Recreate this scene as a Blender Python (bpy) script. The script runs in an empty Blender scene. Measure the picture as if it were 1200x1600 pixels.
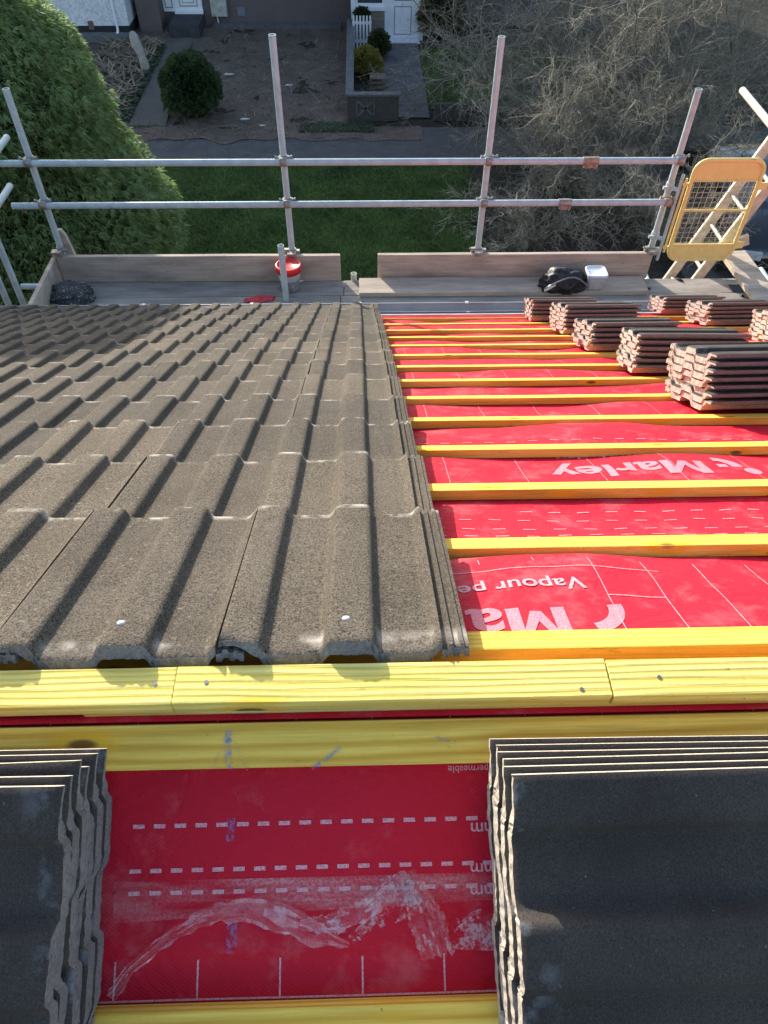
import bpy, bmesh, math, random
import numpy as np
from mathutils import Vector, Matrix, noise as mnoise
random.seed(11)
rng = np.random.default_rng(5)
S = bpy.context.scene
COL = S.collection
R = math.radians

# ------------------------------------------------------------------ frame of reference
F_PX = 1150.0                                   # focal length in pixels of a 1200 x 1600 picture
PITCH, YAW, ROLL = R(48.746), R(2.042), R(.709)
P = R(28.16)                                    # roof pitch
cy, sy = math.cos(YAW), math.sin(YAW)
r_ = np.array([cy, -sy, 0]); h_ = np.array([sy, cy, 0]); z_ = np.array([0, 0, 1.])
w_ = h_ * math.cos(PITCH) - z_ * math.sin(PITCH); u_ = h_ * math.sin(PITCH) + z_ * math.cos(PITCH)
r_, u_ = r_ * math.cos(ROLL) + u_ * math.sin(ROLL), -r_ * math.sin(ROLL) + u_ * math.cos(ROLL)
CAM = np.array([0, 0, 7.9])
B0 = np.array([0, .8203, 6.861])                # a point of the plane of the batten tops, front slope
D = np.array([0, math.cos(P), -math.sin(P)]); N = np.array([0, math.sin(P), math.cos(P)])
AP = np.array([0, .437, 7.04])                  # ridge line of the underlay
D2 = np.array([0, -math.cos(P), -math.sin(P)]); N2 = np.array([0, -math.sin(P), math.cos(P)])
X = np.array([1., 0, 0])
def ray(x, y): return r_ * (x - 600) / F_PX + u_ * (800 - y) / F_PX + w_
def hit(x, y, p0, n):
    d = ray(x, y); return CAM + d * (((p0 - CAM) @ n) / (d @ n))
def onz(x, y, z): return hit(x, y, np.array([0, 0, z]), z_)
def ony(x, y, yy): return hit(x, y, np.array([0, yy, 0]), np.array([0, 1., 0]))
def roofxs(x, y, h=0.):
    q = hit(x, y, B0 + N * h, N); return q[0], (q - B0) @ D
def nearxs(x, y, h=0.):
    q = hit(x, y, AP + N2 * h, N2); return q[0], (q - AP) @ D2
def RP(x, s, h=0.): return X * x + B0 + D * s + N * h          # front slope
def NP(x, s, h=0.): return X * x + AP + D2 * s + N2 * h        # back slope

# ------------------------------------------------------------------ object helpers
def wloc(p):
    l = Vector((0, 0, 0))
    while p is not None: l += p.location; p = p.parent
    return l
def tri_(bm, faces):
    bm.normal_update(); bmesh.ops.triangulate(bm, faces=faces)
class MB:
    def __init__(s): s.v = []; s.f = []; s.m = []; s.sm = []
    def add(s, vs, fs, m=0, smooth=False):
        o = len(s.v); s.v.extend([tuple(map(float, q)) for q in vs])
        for f in fs: s.f.append([o + i for i in f]); s.m.append(m); s.sm.append(smooth)
        return s
    def box(s, c, size, ax=None, m=0):
        c = np.array(c, float); a = ax if ax is not None else np.eye(3)
        hx = [np.array(a[i]) * size[i] / 2 for i in range(3)]
        vs = [c + sx * hx[0] + sy_ * hx[1] + sz * hx[2] for sx in (-1, 1) for sy_ in (-1, 1) for sz in (-1, 1)]
        s.add(vs, [(0, 1, 3, 2), (4, 6, 7, 5), (0, 4, 5, 1), (2, 3, 7, 6), (0, 2, 6, 4), (1, 5, 7, 3)], m); return s
    def tube(s, pts, rad, n=12, m=0, cap=True, hollow=False):
        pts = [np.array(q, float) for q in pts]; k = len(pts)
        rad = [rad] * k if np.isscalar(rad) else rad
        t0 = pts[1] - pts[0]; t0 /= np.linalg.norm(t0)
        a = np.cross(t0, [0.3, 0.2, 1.0]) if abs(t0[2]) < .9 else np.cross(t0, [1., .1, 0]); a /= np.linalg.norm(a)
        vs = []
        for i in range(k):
            t = pts[min(i + 1, k - 1)] - pts[max(i - 1, 0)]; t /= (np.linalg.norm(t) + 1e-12)
            a = a - t * (a @ t); a /= (np.linalg.norm(a) + 1e-12); b = np.cross(t, a)
            for j in range(n):
                q = 2 * math.pi * j / n; vs.append(pts[i] + rad[i] * (math.cos(q) * a + math.sin(q) * b))
        fs = [(i * n + j, i * n + (j + 1) % n, (i + 1) * n + (j + 1) % n, (i + 1) * n + j) for i in range(k - 1) for j in range(n)]
        s.add(vs, fs, m, True)
        if hollow:
            for e, ii in ((0, 0), (1, k - 1)):
                t = pts[1] - pts[0] if e == 0 else pts[-1] - pts[-2]; t = t / np.linalg.norm(t) * (-1 if e == 0 else 1)
                o = vs[ii * n:(ii + 1) * n]; inn = [pts[ii] + (q - pts[ii]) * .84 for q in o]; deep = [q - t * .12 for q in inn]
                vv = o + inn + deep
                ff = []
                for j in range(n):
                    j2 = (j + 1) % n
                    f1 = (j, j2, n + j2, n + j); f2 = (n + j, n + j2, 2 * n + j2, 2 * n + j)
                    ff += [f1, f2] if e == 1 else [f1[::-1], f2[::-1]]
                ff.append([2 * n + j for j in range(n)])
                s.add(vv, ff, m)
        elif cap:
            s.add(vs[:n], [tuple(range(n))[::-1]], m); s.add(vs[-n:], [tuple(range(n))], m)
        return s
    def prism(s, poly, lo, hi, fn, m=0):
        n = len(poly); vs = [fn(a, b, lo) for a, b in poly] + [fn(a, b, hi) for a, b in poly]
        s.add(vs, [tuple(range(n))[::-1], tuple(range(n, 2 * n))] + [(i, (i + 1) % n, n + (i + 1) % n, n + i) for i in range(n)], m); return s
    def build(s, name, mats, parent=None, origin=None, recalc=False):
        me = bpy.data.meshes.new(name)
        o = np.array(origin if origin is not None else (0, 0, 0), float)
        me.from_pydata([tuple(np.array(q) - o) for q in s.v], [], s.f)
        for m in (mats if isinstance(mats, (list, tuple)) else [mats]): me.materials.append(m)
        me.polygons.foreach_set('material_index', s.m); me.polygons.foreach_set('use_smooth', s.sm); me.update()
        if recalc:
            bm = bmesh.new(); bm.from_mesh(me); bmesh.ops.recalc_face_normals(bm, faces=bm.faces); bm.to_mesh(me); bm.free()
        ob = bpy.data.objects.new(name, me); COL.objects.link(ob)
        if parent is not None:
            ob.parent = parent; ob.location = Vector(o) - wloc(parent)
        else: ob.location = Vector(o)
        return ob
def bevel(ob, w=.004, seg=2):
    me = ob.data; bm = bmesh.new(); bm.from_mesh(me)
    bmesh.ops.remove_doubles(bm, verts=bm.verts, dist=1e-5)
    es = [e for e in bm.edges if len(e.link_faces) == 2 and e.calc_face_angle(0) > .6]
    bmesh.ops.bevel(bm, geom=es, offset=w, segments=seg, affect='EDGES', profile=.6); bm.to_mesh(me); bm.free(); return ob
def tag(o, label=None, cat=None, group=None, kind=None):
    for k, v in (('label', label), ('category', cat), ('group', group), ('kind', kind)):
        if v: o[k] = v
    return o
def empty(name, loc, label=None, cat=None, group=None):
    o = bpy.data.objects.new(name, None); COL.objects.link(o); o.location = Vector(loc); o.empty_display_size = .1
    return tag(o, label, cat, group)
def nz(x, y=0., z=0.): return mnoise.noise(Vector((x, y, z)))

# ------------------------------------------------------------------ materials
class NT:
    def __init__(s, name):
        s.mat = bpy.data.materials.new(name); s.mat.use_nodes = True; s.t = s.mat.node_tree; s.t.nodes.clear()
        s.out = s.n('ShaderNodeOutputMaterial'); s.b = s.n('ShaderNodeBsdfPrincipled'); s.l(s.b.outputs[0], s.out.inputs[0])
        s.tc = s.n('ShaderNodeTexCoord')
    def n(s, ty, **k):
        o = s.t.nodes.new(ty)
        for a, v in k.items(): setattr(o, a, v)
        return o
    def l(s, a, b): s.t.links.new(a, b)
    def coord(s, kind='Object', scale=(1, 1, 1), rnd=False, rot=(0, 0, 0)):
        m = s.n('ShaderNodeMapping'); m.inputs['Scale'].default_value = scale; m.inputs['Rotation'].default_value = rot
        src = s.tc.outputs[kind]
        if rnd:
            oi = s.n('ShaderNodeObjectInfo'); mu = s.n('ShaderNodeMath', operation='MULTIPLY'); mu.inputs[1].default_value = 37.
            s.l(oi.outputs['Random'], mu.inputs[0]); va = s.n('ShaderNodeVectorMath', operation='ADD')
            s.l(src, va.inputs[0]); s.l(mu.outputs[0], va.inputs[1]); src = va.outputs[0]
        s.l(src, m.inputs[0]); return m.outputs[0]
    def noise(s, vec, scale, detail=4, rough=.55, dist=0.):
        o = s.n('ShaderNodeTexNoise'); s.l(vec, o.inputs['Vector'])
        o.inputs['Scale'].default_value = scale; o.inputs['Detail'].default_value = detail
        o.inputs['Roughness'].default_value = rough; o.inputs['Distortion'].default_value = dist; return o.outputs['Fac']
    def vor(s, vec, scale, feature='F1', out='Distance'):
        o = s.n('ShaderNodeTexVoronoi', feature=feature); s.l(vec, o.inputs['Vector']); o.inputs['Scale'].default_value = scale; return o.outputs[out]
    def ramp(s, fac, stops):
        o = s.n('ShaderNodeValToRGB'); s.l(fac, o.inputs[0]); e = o.color_ramp.elements
        while len(e) < len(stops): e.new(.5)
        for el, (p, c) in zip(e, stops): el.position = p; el.color = (c if len(c) == 4 else (*c, 1)) if not np.isscalar(c) else (c, c, c, 1)
        return o.outputs[0]
    def mix(s, a, b, fac, mode='MIX'):
        o = s.n('ShaderNodeMix', data_type='RGBA', blend_type=mode)
        for v, i in ((fac, 0), (a, 6), (b, 7)):
            if hasattr(v, 'links'): s.l(v, o.inputs[i])
            else: o.inputs[i].default_value = v if np.isscalar(v) else (*v, 1)[:4]
        return o.outputs[2]
    def math(s, op, a, b=0., clamp=False):
        o = s.n('ShaderNodeMath', operation=op); o.use_clamp = clamp
        for v, i in ((a, 0), (b, 1)):
            if hasattr(v, 'links'): s.l(v, o.inputs[i])
            else: o.inputs[i].default_value = v
        return o.outputs[0]
    def sep(s, vec):
        o = s.n('ShaderNodeSeparateXYZ'); s.l(vec, o.inputs[0]); return o.outputs
    def bump(s, hgt, strength, dist, prev=None):
        o = s.n('ShaderNodeBump'); s.l(hgt, o.inputs['Height']); o.inputs['Strength'].default_value = strength; o.inputs['Distance'].default_value = dist
        if prev is not None: s.l(prev, o.inputs['Normal'])
        return o.outputs[0]
    def fin(s, col, rough=.8, normal=None, metal=0., spec=.5, **kw):
        for v, k in ((col, 'Base Color'), (rough, 'Roughness'), (metal, 'Metallic'), (spec, 'Specular IOR Level')):
            if hasattr(v, 'links'): s.l(v, s.b.inputs[k])
            else: s.b.inputs[k].default_value = v if np.isscalar(v) else (*v, 1)[:4]
        if normal is not None: s.l(normal, s.b.inputs['Normal'])
        for k, v in kw.items():
            i = s.b.inputs[k.replace('_', ' ')]
            if hasattr(v, 'links'): s.l(v, i)
            else: i.default_value = v
        return s.mat
def simple(name, col, rough=.7, var=.25, scale=8., bscale=None, bstr=.3, bdist=.004, metal=0., kind='Object', spec=.5, detail=5, rnd=False):
    t = NT(name); v = t.coord(kind, rnd=rnd); n = t.noise(v, scale, detail)
    lo = [c * (1 - var) for c in col]; hi = [min(1, c * (1 + var)) for c in col]
    c = t.ramp(n, [(.3, lo), (.7, hi)]); nm = None
    if bscale: nm = t.bump(t.noise(v, bscale, 5), bstr, bdist)
    return t.fin(c, rough, nm, metal, spec)

def m_tile_face(name, dark, light, fleck, white, topcourse=False, grain=420.):
    t = NT(name); v = t.coord('Object', rnd=True); o = t.sep(t.tc.outputs['Object'])
    big = t.noise(v, 5., 6, .62); g = t.noise(v, grain, 2, .6); g2 = t.noise(v, grain * .35, 3, .6)
    c = t.ramp(big, [(.28, dark), (.72, light)])
    c = t.mix(c, t.ramp(g, [(.37, (.12, .12, .12)), (.52, (1, 1, 1)), (.66, (1.2, 1.2, 1.2))]), .8, 'MULTIPLY')
    c = t.mix(c, t.ramp(t.noise(v, 190., 3, .7), [(.36, (.5, .5, .5)), (.5, (1, 1, 1))]), .7, 'MULTIPLY')
    c = t.mix(c, fleck, t.ramp(g2, [(.6, 0.), (.74, .75)]))
    oi = t.n('ShaderNodeObjectInfo'); c = t.mix(c, t.ramp(oi.outputs['Random'], [(0., (.80, .80, .81)), (.5, (1., .98, .96)), (1., (1.18, 1.13, 1.08))]), 1., 'MULTIPLY')
    # lime bloom at heads; tail noses whitened for sun-caught edges as well as rubbing
    wn = t.noise(v, 26., 5, .65)
    tail = t.math('SUBTRACT', 1., t.math('MULTIPLY', t.math('ABSOLUTE', t.math('SUBTRACT', o[1], .418 if topcourse is not None else .41)), 55.), True)
    msk = t.math('MULTIPLY', tail, t.ramp(wn, [(.45, 0.), (.62, .8)]))
    if topcourse:
        hd = t.math('SUBTRACT', 1., t.math('MULTIPLY', t.math('ABSOLUTE', t.math('SUBTRACT', o[1], .026)), 42.), True)
        lowz = t.math('SUBTRACT', 1., t.math('MULTIPLY', o[2], 110.), True)
        lz = t.math('SUBTRACT', 1., t.math('MULTIPLY', t.math('SUBTRACT', o[2], .003), 120.), True)
        msk2 = t.math('MULTIPLY', t.math('MULTIPLY', hd, lz), t.ramp(t.noise(v, 11., 5, .6), [(.40, 0.02), (.62, 1.)]))
        msk = t.math('MAXIMUM', msk, msk2)
    c = t.mix(c, white, t.math('MULTIPLY', msk, .8))
    nm = t.bump(g, .55, .0022); nm = t.bump(g2, .35, .003, nm)
    return t.fin(c, .92, nm, spec=.12)
M_TILE = m_tile_face('weathered_tile_face', (.100, .086, .068), (.154, .135, .110), (.26, .23, .18), (.62, .58, .52))
M_TILET = m_tile_face('weathered_tile_face_top', (.100, .086, .068), (.154, .135, .110), (.26, .23, .18), (.62, .58, .52), True)
def m_dark_tile():
    t = NT('charcoal_tile_face'); v = t.coord('Object', rnd=True); o = t.sep(t.tc.outputs['Object'])
    big = t.noise(v, 7., 6, .6); g = t.noise(v, 520., 5, .85); wn = t.noise(v, 17., 6, .65); sp = t.noise(v, 130., 2)
    c = t.ramp(big, [(.3, (.058, .048, .042)), (.7, (.092, .077, .068))])
    c = t.mix(c, t.ramp(g, [(.36, .25), (.64, 1.35)]), .85, 'MULTIPLY')
    c = t.mix(c, (.2, .2, .21), t.ramp(sp, [(.73, 0.), (.78, .8)]))
    ends = t.math('MAXIMUM', t.math('SUBTRACT', 1., t.math('MULTIPLY', o[1], 22.), True), t.math('SUBTRACT', 1., t.math('MULTIPLY', t.math('SUBTRACT', .42, o[1]), 22.), True))
    c = t.mix(c, (.30, .32, .35), t.math('MULTIPLY', t.math('MULTIPLY', ends, t.ramp(wn, [(.54, 0.), (.70, 1.)])), .75))
    return t.fin(c, .85, t.bump(g, .6, .003), spec=.25)
M_DTILE = m_dark_tile()
def m_raw(name, a, b, fl):
    t = NT(name); v = t.coord('Object', rnd=True); n = t.noise(v, 30., 6, .7); g = t.noise(v, 300., 3, .65)
    c = t.ramp(n, [(.3, a), (.7, b)]); c = t.mix(c, t.ramp(g, [(.33, .35), (.5, 1.)]), .7, 'MULTIPLY')
    c = t.mix(c, fl, t.ramp(g, [(.62, 0.), (.75, .6)]))
    nm = t.bump(t.noise(v, 130., 5, .7), .45, .0025)
    return t.fin(c, .92, nm, spec=.2)
M_RAW = m_raw('raw_concrete_sunlit_pink', (.48, .40, .335), (.62, .53, .45), (.72, .65, .56))  # cut ends of the stacks, their sunlight put into the colour
M_RAWSIDE = m_raw('tile_edge_shaded_mauve', (.17, .14, .135), (.24, .20, .19), (.34, .29, .28))  # same concrete on the long edges, darkened in colour for their shade
M_RAWG = m_raw('raw_concrete_shaded_grey', (.15, .15, .15), (.26, .25, .24), (.4, .39, .37))  # shaded copy of the concrete, greyed for ends turned from the sun
M_CREAM = m_raw('raw_concrete_sunlit_cream', (.40, .355, .29), (.56, .50, .415), (.66, .60, .51))  # sunlit copy of the concrete, brightened for edges that catch the sun

def m_batten(name, a, b, dk, period=60., rip=.5, dist=7., low=.74):
    t = NT(name); v = t.coord('Object', rnd=True)
    wv = t.n('ShaderNodeTexWave', wave_type='BANDS', bands_direction='Y'); t.l(t.coord('Object', (.10, 1, .9), rnd=True, rot=(.5, 0, .02)), wv.inputs[0])
    wv.inputs['Scale'].default_value = period; wv.inputs['Distortion'].default_value = dist; wv.inputs['Detail'].default_value = 3.; wv.inputs['Detail Scale'].default_value = .22; wv.inputs['Detail Roughness'].default_value = .6
    w = wv.outputs['Fac']; fib = t.noise(t.coord('Object', (6, 260, 260), rnd=True), 1., 4, .6)
    c = t.ramp(w, [(.04, [q * low for q in a]), (.30, a), (.8, b)])
    c = t.mix(c, t.ramp(fib, [(.32, .55), (.55, 1.)]), .45, 'MULTIPLY')
    blot = t.noise(t.coord('Object', (1.6, 16, 16), rnd=True), 1.4, 6, .65)
    c = t.mix(c, dk, t.ramp(blot, [(.48, 0.), (.72, .8)]))
    k = t.vor(t.coord('Object', (5.5, 17, 17), rnd=True), 1.)
    c = t.mix(c, (.80, .46, .02), t.ramp(k, [(.10, 0.), (.15, .85), (.30, 0.)])); c = t.mix(c, (.16, .07, .015), t.ramp(k, [(.08, .9), (.13, 0.)]))
    sc = t.noise(t.coord('Object', (9, 60, 60), rnd=True), 1., 5, .75); c = t.mix(c, (.16, .12, .04), t.ramp(sc, [(.62, 0.), (.74, .8)]))
    sp = t.noise(v, 95., 4, .7); c = t.mix(c, (.10, .075, .03), t.ramp(sp, [(.68, 0.), (.76, .85)]))
    nm = t.bump(w, rip, .0045); nm = t.bump(fib, .5, .002, nm); nm = t.bump(t.noise(t.coord('Object', (130, 24, 24), rnd=True), 1., 2), .3, .002, nm)
    return t.fin(c, .75, nm, spec=.22)
M_BAT = m_batten('yellow_batten_wood', (.83, .50, .07), (.91, .63, .12), (.58, .33, .05), 30., .08, 14., .82)
M_RIDGE = m_batten('yellow_sawn_wood', (.82, .65, .15), (.91, .77, .25), (.72, .53, .08), 36., .18, 16., .85)

def m_membrane():
    t = NT('red_woven_underlay'); v = t.coord('Object'); n = t.noise(v, 3., 6, .6)
    wv = t.n('ShaderNodeTexWave', wave_type='BANDS', bands_direction='DIAGONAL'); t.l(t.coord('Object', (1, 1.12, 1)), wv.inputs[0]); wv.inputs['Scale'].default_value = 95.; wv.inputs['Distortion'].default_value = .4
    c = t.ramp(n, [(.3, (.50, .010, .027)), (.7, (.62, .016, .036))])
    c = t.mix(c, (.66, .025, .06), t.math('MULTIPLY', wv.outputs['Fac'], .25))
    dust = t.noise(v, 9., 6, .7); c = t.mix(c, (.66, .30, .31), t.ramp(dust, [(.52, 0.), (.82, .42)]))
    dk = t.noise(v, 55., 3, .6); c = t.mix(c, (.16, .012, .03), t.ramp(dk, [(.7, 0.), (.78, .7)]))
    nm = t.bump(wv.outputs['Fac'], .25, .001); nm = t.bump(t.noise(t.coord('Object', (1, 1, 1)), 16., 5, .6, .8), .5, .012, nm)
    return t.fin(c, .65, nm, spec=.12)
M_MEM = m_membrane()
def m_print(name, c, a0=.55, op=.75):
    t = NT(name); v = t.coord('Object'); n = t.noise(v, 420., 2)
    col = t.mix((.62, .03, .07), c, t.ramp(n, [(.42, op * .5), (.58, op)]))
    return t.fin(col, .55, None, spec=.3)
M_PRINT = m_print('white_print_ink', (.80, .62, .66), op=.62)
M_PRINTB = m_print('bold_print_ink', (.74, .42, .48), op=.62)
def m_metal():
    t = NT('galvanised_tube'); v = t.coord('Object', rnd=True); n = t.noise(v, 14., 6, .65); s2 = t.noise(t.coord('Object', (40, 40, 3)), 2., 4)
    c = t.ramp(n, [(.3, (.36, .46, .47)), (.7, (.54, .63, .63))]); c = t.mix(c, (.24, .17, .12), t.ramp(s2, [(.72, 0.), (.82, .45)]))
    return t.fin(c, t.ramp(n, [(.3, .4), (.7, .6)]), t.bump(n, .2, .003), metal=.1)
M_GALV = m_metal()
M_CLAMP = simple('zinc_coupler', (.33, .31, .27), .55, .4, 30, 60, .5, .004, metal=.55)
M_RUST = simple('rusty_steel', (.36, .27, .19), .8, .4, 40, 80, .5, .004, metal=.2)
def m_board(name, a, b, dk):
    t = NT(name); v = t.coord('Object', (2.2, 60, 60), rnd=True); n = t.noise(v, 1., 6, .6, .4); bl = t.noise(t.coord('Object', (2.5, 9, 9), rnd=True), 1., 6, .65)
    sp = t.noise(t.coord('Object', rnd=True), 45., 4, .7)
    c = t.ramp(n, [(.3, a), (.7, b)]); c = t.mix(c, dk, t.ramp(bl, [(.42, 0.), (.7, .8)])); c = t.mix(c, (.03, .028, .025), t.ramp(sp, [(.63, 0.), (.76, .85)]))
    return t.fin(c, .88, t.bump(n, .5, .004), spec=.2)
M_BOARD = m_board('scaffold_board_wood', (.44, .365, .285), (.64, .54, .43), (.29, .24, .195))
M_DECK = m_board('deck_board_wood', (.30, .265, .23), (.46, .41, .35), (.19, .165, .145))
M_YEL = None
def m_yellow():
    t = NT('chipped_yellow_paint'); v = t.coord('Object'); n = t.noise(v, 12., 6, .65); ch = t.noise(v, 30., 5, .7)
    c = t.ramp(n, [(.3, (.78, .62, .20)), (.7, (.85, .71, .28))]); c = t.mix(c, (.10, .035, .02), t.ramp(ch, [(.66, 0.), (.7, 1.)]))
    return t.fin(c, .5, t.bump(ch, .2, .002))
M_YEL = m_yellow()
M_ALU = simple('dull_ladder_metal', (.50, .47, .40), .55, .25, 20, 60, .2, .003, metal=.35)
M_WIRE = simple('bare_wire', (.50, .46, .34), .5, .2, 30, metal=.4)

# ------------------------------------------------------------------ roof tiles
PROF = [(0, 12), (0, 23), (3, 24.5), (10, 25), (25, 25), (40, 25), (46, 24.5), (49.5, 22.5), (52, 19), (55, 11), (58, 4.5), (61, 1.4), (65, .2), (80, 0), (95, 0), (110, 0), (122, .2), (126, 1.4),
        (129, 4.5), (132, 11), (135, 19), (138, 22.8), (142, 24.6), (150, 25), (167, 25), (185, 25), (191, 24.6), (195, 22.6), (197.5, 19), (200.5, 11), (203.5, 4.5), (206.5, 1.4), (210, .2), (225, 0), (240, 0), (255, 0), (266, .2), (270, 1.4), (274, 6), (278, 13), (282, 17.5), (284, 18)]
UND = [(0, 0 + 9)]
INTER = [(284, 4), (291, 4), (292.5, 8.5), (298.5, 8.5), (300, 4), (306, 4), (307.5, 9), (312, 9), (314, 6), (319, 6)]
def tile_mesh(name, L, seed, mats, rough=.0012, strip=1, th0=.0225):
    rs = np.random.default_rng(seed)
    def dens(pl):
        out = []
        for (a, b), (c, d) in zip(pl[:-1], pl[1:]):
            n = max(1, int(math.hypot(c - a, d - b) / 5.5))
            out += [(a + (c - a) * i / n, b + (d - b) * i / n) for i in range(n)]
        return out + [pl[-1]]
    pf = dens([(a, b * (.80 if strip == 0 else .74)) for a, b in PROF[1:]]); it = dens(INTER)
    top = [(a / 1000, b / 1000) for a, b in pf + it]
    bot = []
    for a, b in top:
        th = th0 - (th0 - .0095) * max(0, min(1, (.042 - a) / .012)) - .0075 * max(0, min(1, (a - .266) / .014))
        bot.append((a, max(b - th, -th0)))
    ys = [0, .0025, .008, .03, .12, .24, .36 * L / .42, L - .02, L - .006, L - .002, L]
    dz = [-.002, -.0006, 0, 0, 0, 0, 0, 0, -.0004, -.0016, -.0045]
    K = len(top); MBt = MB()
    def corr(sc):
        w = rs.normal(0, 1, K + 12); return np.convolve(w, np.ones(7) / 7 ** .5, 'same')[6:6 + K] * sc + rs.normal(0, sc * .45, K)
    jy = corr(rough * .8); jz = abs(corr(rough * .7)); jt = corr(rough * .5)
    bow = rs.normal(0, .0012)
    def P3(i, j, lo=False):
        a, b = (bot if lo else top)[i]; y = ys[j]; h = b
        if j == 0: y += jy[i]; h -= jz[i] * (.3 if not lo else 0)
        if j == 1: y += jy[i]; h -= jz[i] * .3
        if j == len(ys) - 1: y += jt[i]
        if not lo: h += dz[j]
        h += bow * math.sin(math.pi * ys[j] / L)
        return (a, y, h)
    G = lambda lo: [P3(i, j, lo) for j in range(len(ys)) for i in range(K)]
    J = len(ys)
    tv = G(False); bv = G(True)
    fq = [(j * K + i, j * K + i + 1, (j + 1) * K + i + 1, (j + 1) * K + i) for j in range(J - 1) for i in range(K - 1)]
    lap = len(pf) - 1
    MBt.add(tv, [q for q in fq if (q[0] % K) < lap], 0, True)
    MBt.add(tv, [q for q in fq if (q[0] % K) >= lap], strip, False)
    MBt.add(bv, [q[::-1] for q in fq], 1, False)
    for j, m in ((0, 1), (J - 1, 1)):                 # the two cut ends, each subdivided once for a ragged face
        vs = []
        for i in range(K):
            t_, b_ = np.array(P3(i, j)), np.array(P3(i, j, True)); mid = (t_ + b_) / 2; mid[1] += rs.normal(0, rough * .6) ; vs += [t_, mid, b_]
        fs = []
        for i in range(K - 1):
            for q in range(2):
                f = (3 * i + q, 3 * i + q + 1, 3 * i + 4 + q, 3 * i + 3 + q); fs.append(f if j == 0 else f[::-1])
        MBt.add(vs, fs, m)
    for i, flip in ((0, False), (K - 1, True)):
        vs = [P3(i, j) for j in range(J)] + [P3(i, j, True) for j in range(J)]
        fs = [(j, j + 1, J + j + 1, J + j) for j in range(J - 1)]
        MBt.add(vs, [f[::-1] if not flip else f for f in fs], 2 if len(mats) > 2 else 1)
    # two hanging nibs below the head
    for cx in (.095, .238): MBt.box((cx, .052 if L > .45 else .02, -.018), (.03, .014, .013), m=1)
    me = bpy.data.meshes.new(name); me.from_pydata(MBt.v, [], MBt.f)
    for m in mats: me.materials.append(m)
    me.polygons.foreach_set('material_index', MBt.m); me.polygons.foreach_set('use_smooth', MBt.sm); me.update()
    return me
def frame(xa, ya, za, o):
    return Matrix(((xa[0], ya[0], za[0], o[0]), (xa[1], ya[1], za[1], o[1]), (xa[2], ya[2], za[2], o[2]), (0, 0, 0, 1)))
def place(name, me, M4, parent=None):
    o = bpy.data.objects.new(name, me); COL.objects.link(o)
    if parent is not None: o.parent = parent; M4 = Matrix.Translation(-parent.location) @ M4
    o.matrix_basis = M4; return o

# ------------------------------------------------------------------ the house whose roof is being tiled
house = empty('house', (0, .437, 0), 'house under repair with half tiled roof, red underlay and yellow battens', 'house')
XL, XR = -5.2, 5.2
BS = [-.3444] + [i * .325 for i in range(13)]          # upslope top edge of every front batten
SE = 4.42                                              # eave
def gapof(s):
    for i in range(len(BS) - 1):
        if BS[i] + .05 <= s <= BS[i + 1]: return i, (s - BS[i] - .05) / (BS[i + 1] - BS[i] - .05)
    return None, 0
def mem_h(x, s):
    i, t = gapof(s)
    if i is None: return -.0255
    a = nz(x * 1.7 + i * 5.1, i * 3.7) * 1.5 + nz(x * 3.6 - i * 2.2, 9 + i) * .6 + .22
    a = max(-.6, min(1.0, a)); b_ = 1.
    if i == 1: a = -.50 * (.5 + .5 * math.tanh((x - .16) * 9)) * (1 - .4 * math.exp(-((x - .2) / .1) ** 2)) + .1 * a
    if i == 2: a = .45 * math.sin(x * 9 + .6) + .2
    g = math.sin(math.pi / 2 * min(1, t * 1.25) ** 1.6) * (1 - .25 * max(0, t - .8) / .2) if a > 0 else math.sin(math.pi * t ** 1.5) * .9
    return -.0255 + .0215 * a * g + (.0046 * nz(x * 10 + i, s * 6) + .0026 * nz(x * 23, s * 14 + i)) * math.sin(math.pi * min(1, max(0, t))) + .0012 * nz(x * 9, s * 9)
mb = MB(); xs = np.concatenate([np.arange(XL, 0, .25), np.arange(0, 3.6, .035), np.arange(3.6, XR + .01, .2)])
ss = np.concatenate([[-.455], np.arange(-.44, 4.0, .0225), [4.05, 4.2, 4.3, SE]])
vs = [RP(x, s, mem_h(x, s)) for s in ss for x in xs]; k = len(xs)
mb.add(vs, [(j * k + i, j * k + i + 1, (j + 1) * k + i + 1, (j + 1) * k + i)[::-1] for j in range(len(ss) - 1) for i in range(k - 1)], 0, True)
und_front = mb
# back slope underlay with a lapped edge
def nmem_h(x, s): return (.0015 + .002 * nz(x * 5, s * 5) + (.0022 if s < .286 else 0)) * min(1, max(0, (s - .01) / .03))
mb = MB(); xs2 = np.concatenate([np.arange(XL, -.5, .25), np.arange(-.5, .7, .02), np.arange(.7, XR + .01, .25)])
ss2 = np.concatenate([np.arange(0, .284, .02), [.2849, .2861], np.arange(.30, .5, .02), np.arange(.6, 5, .4)]); k = len(xs2)
mb.add([NP(x, s, nmem_h(x, s)) for s in ss2 for x in xs2], [(j * k + i, j * k + i + 1, (j + 1) * k + i + 1, (j + 1) * k + i) for j in range(len(ss2) - 1) for i in range(k - 1)], 0, True)
und_back = mb

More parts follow.
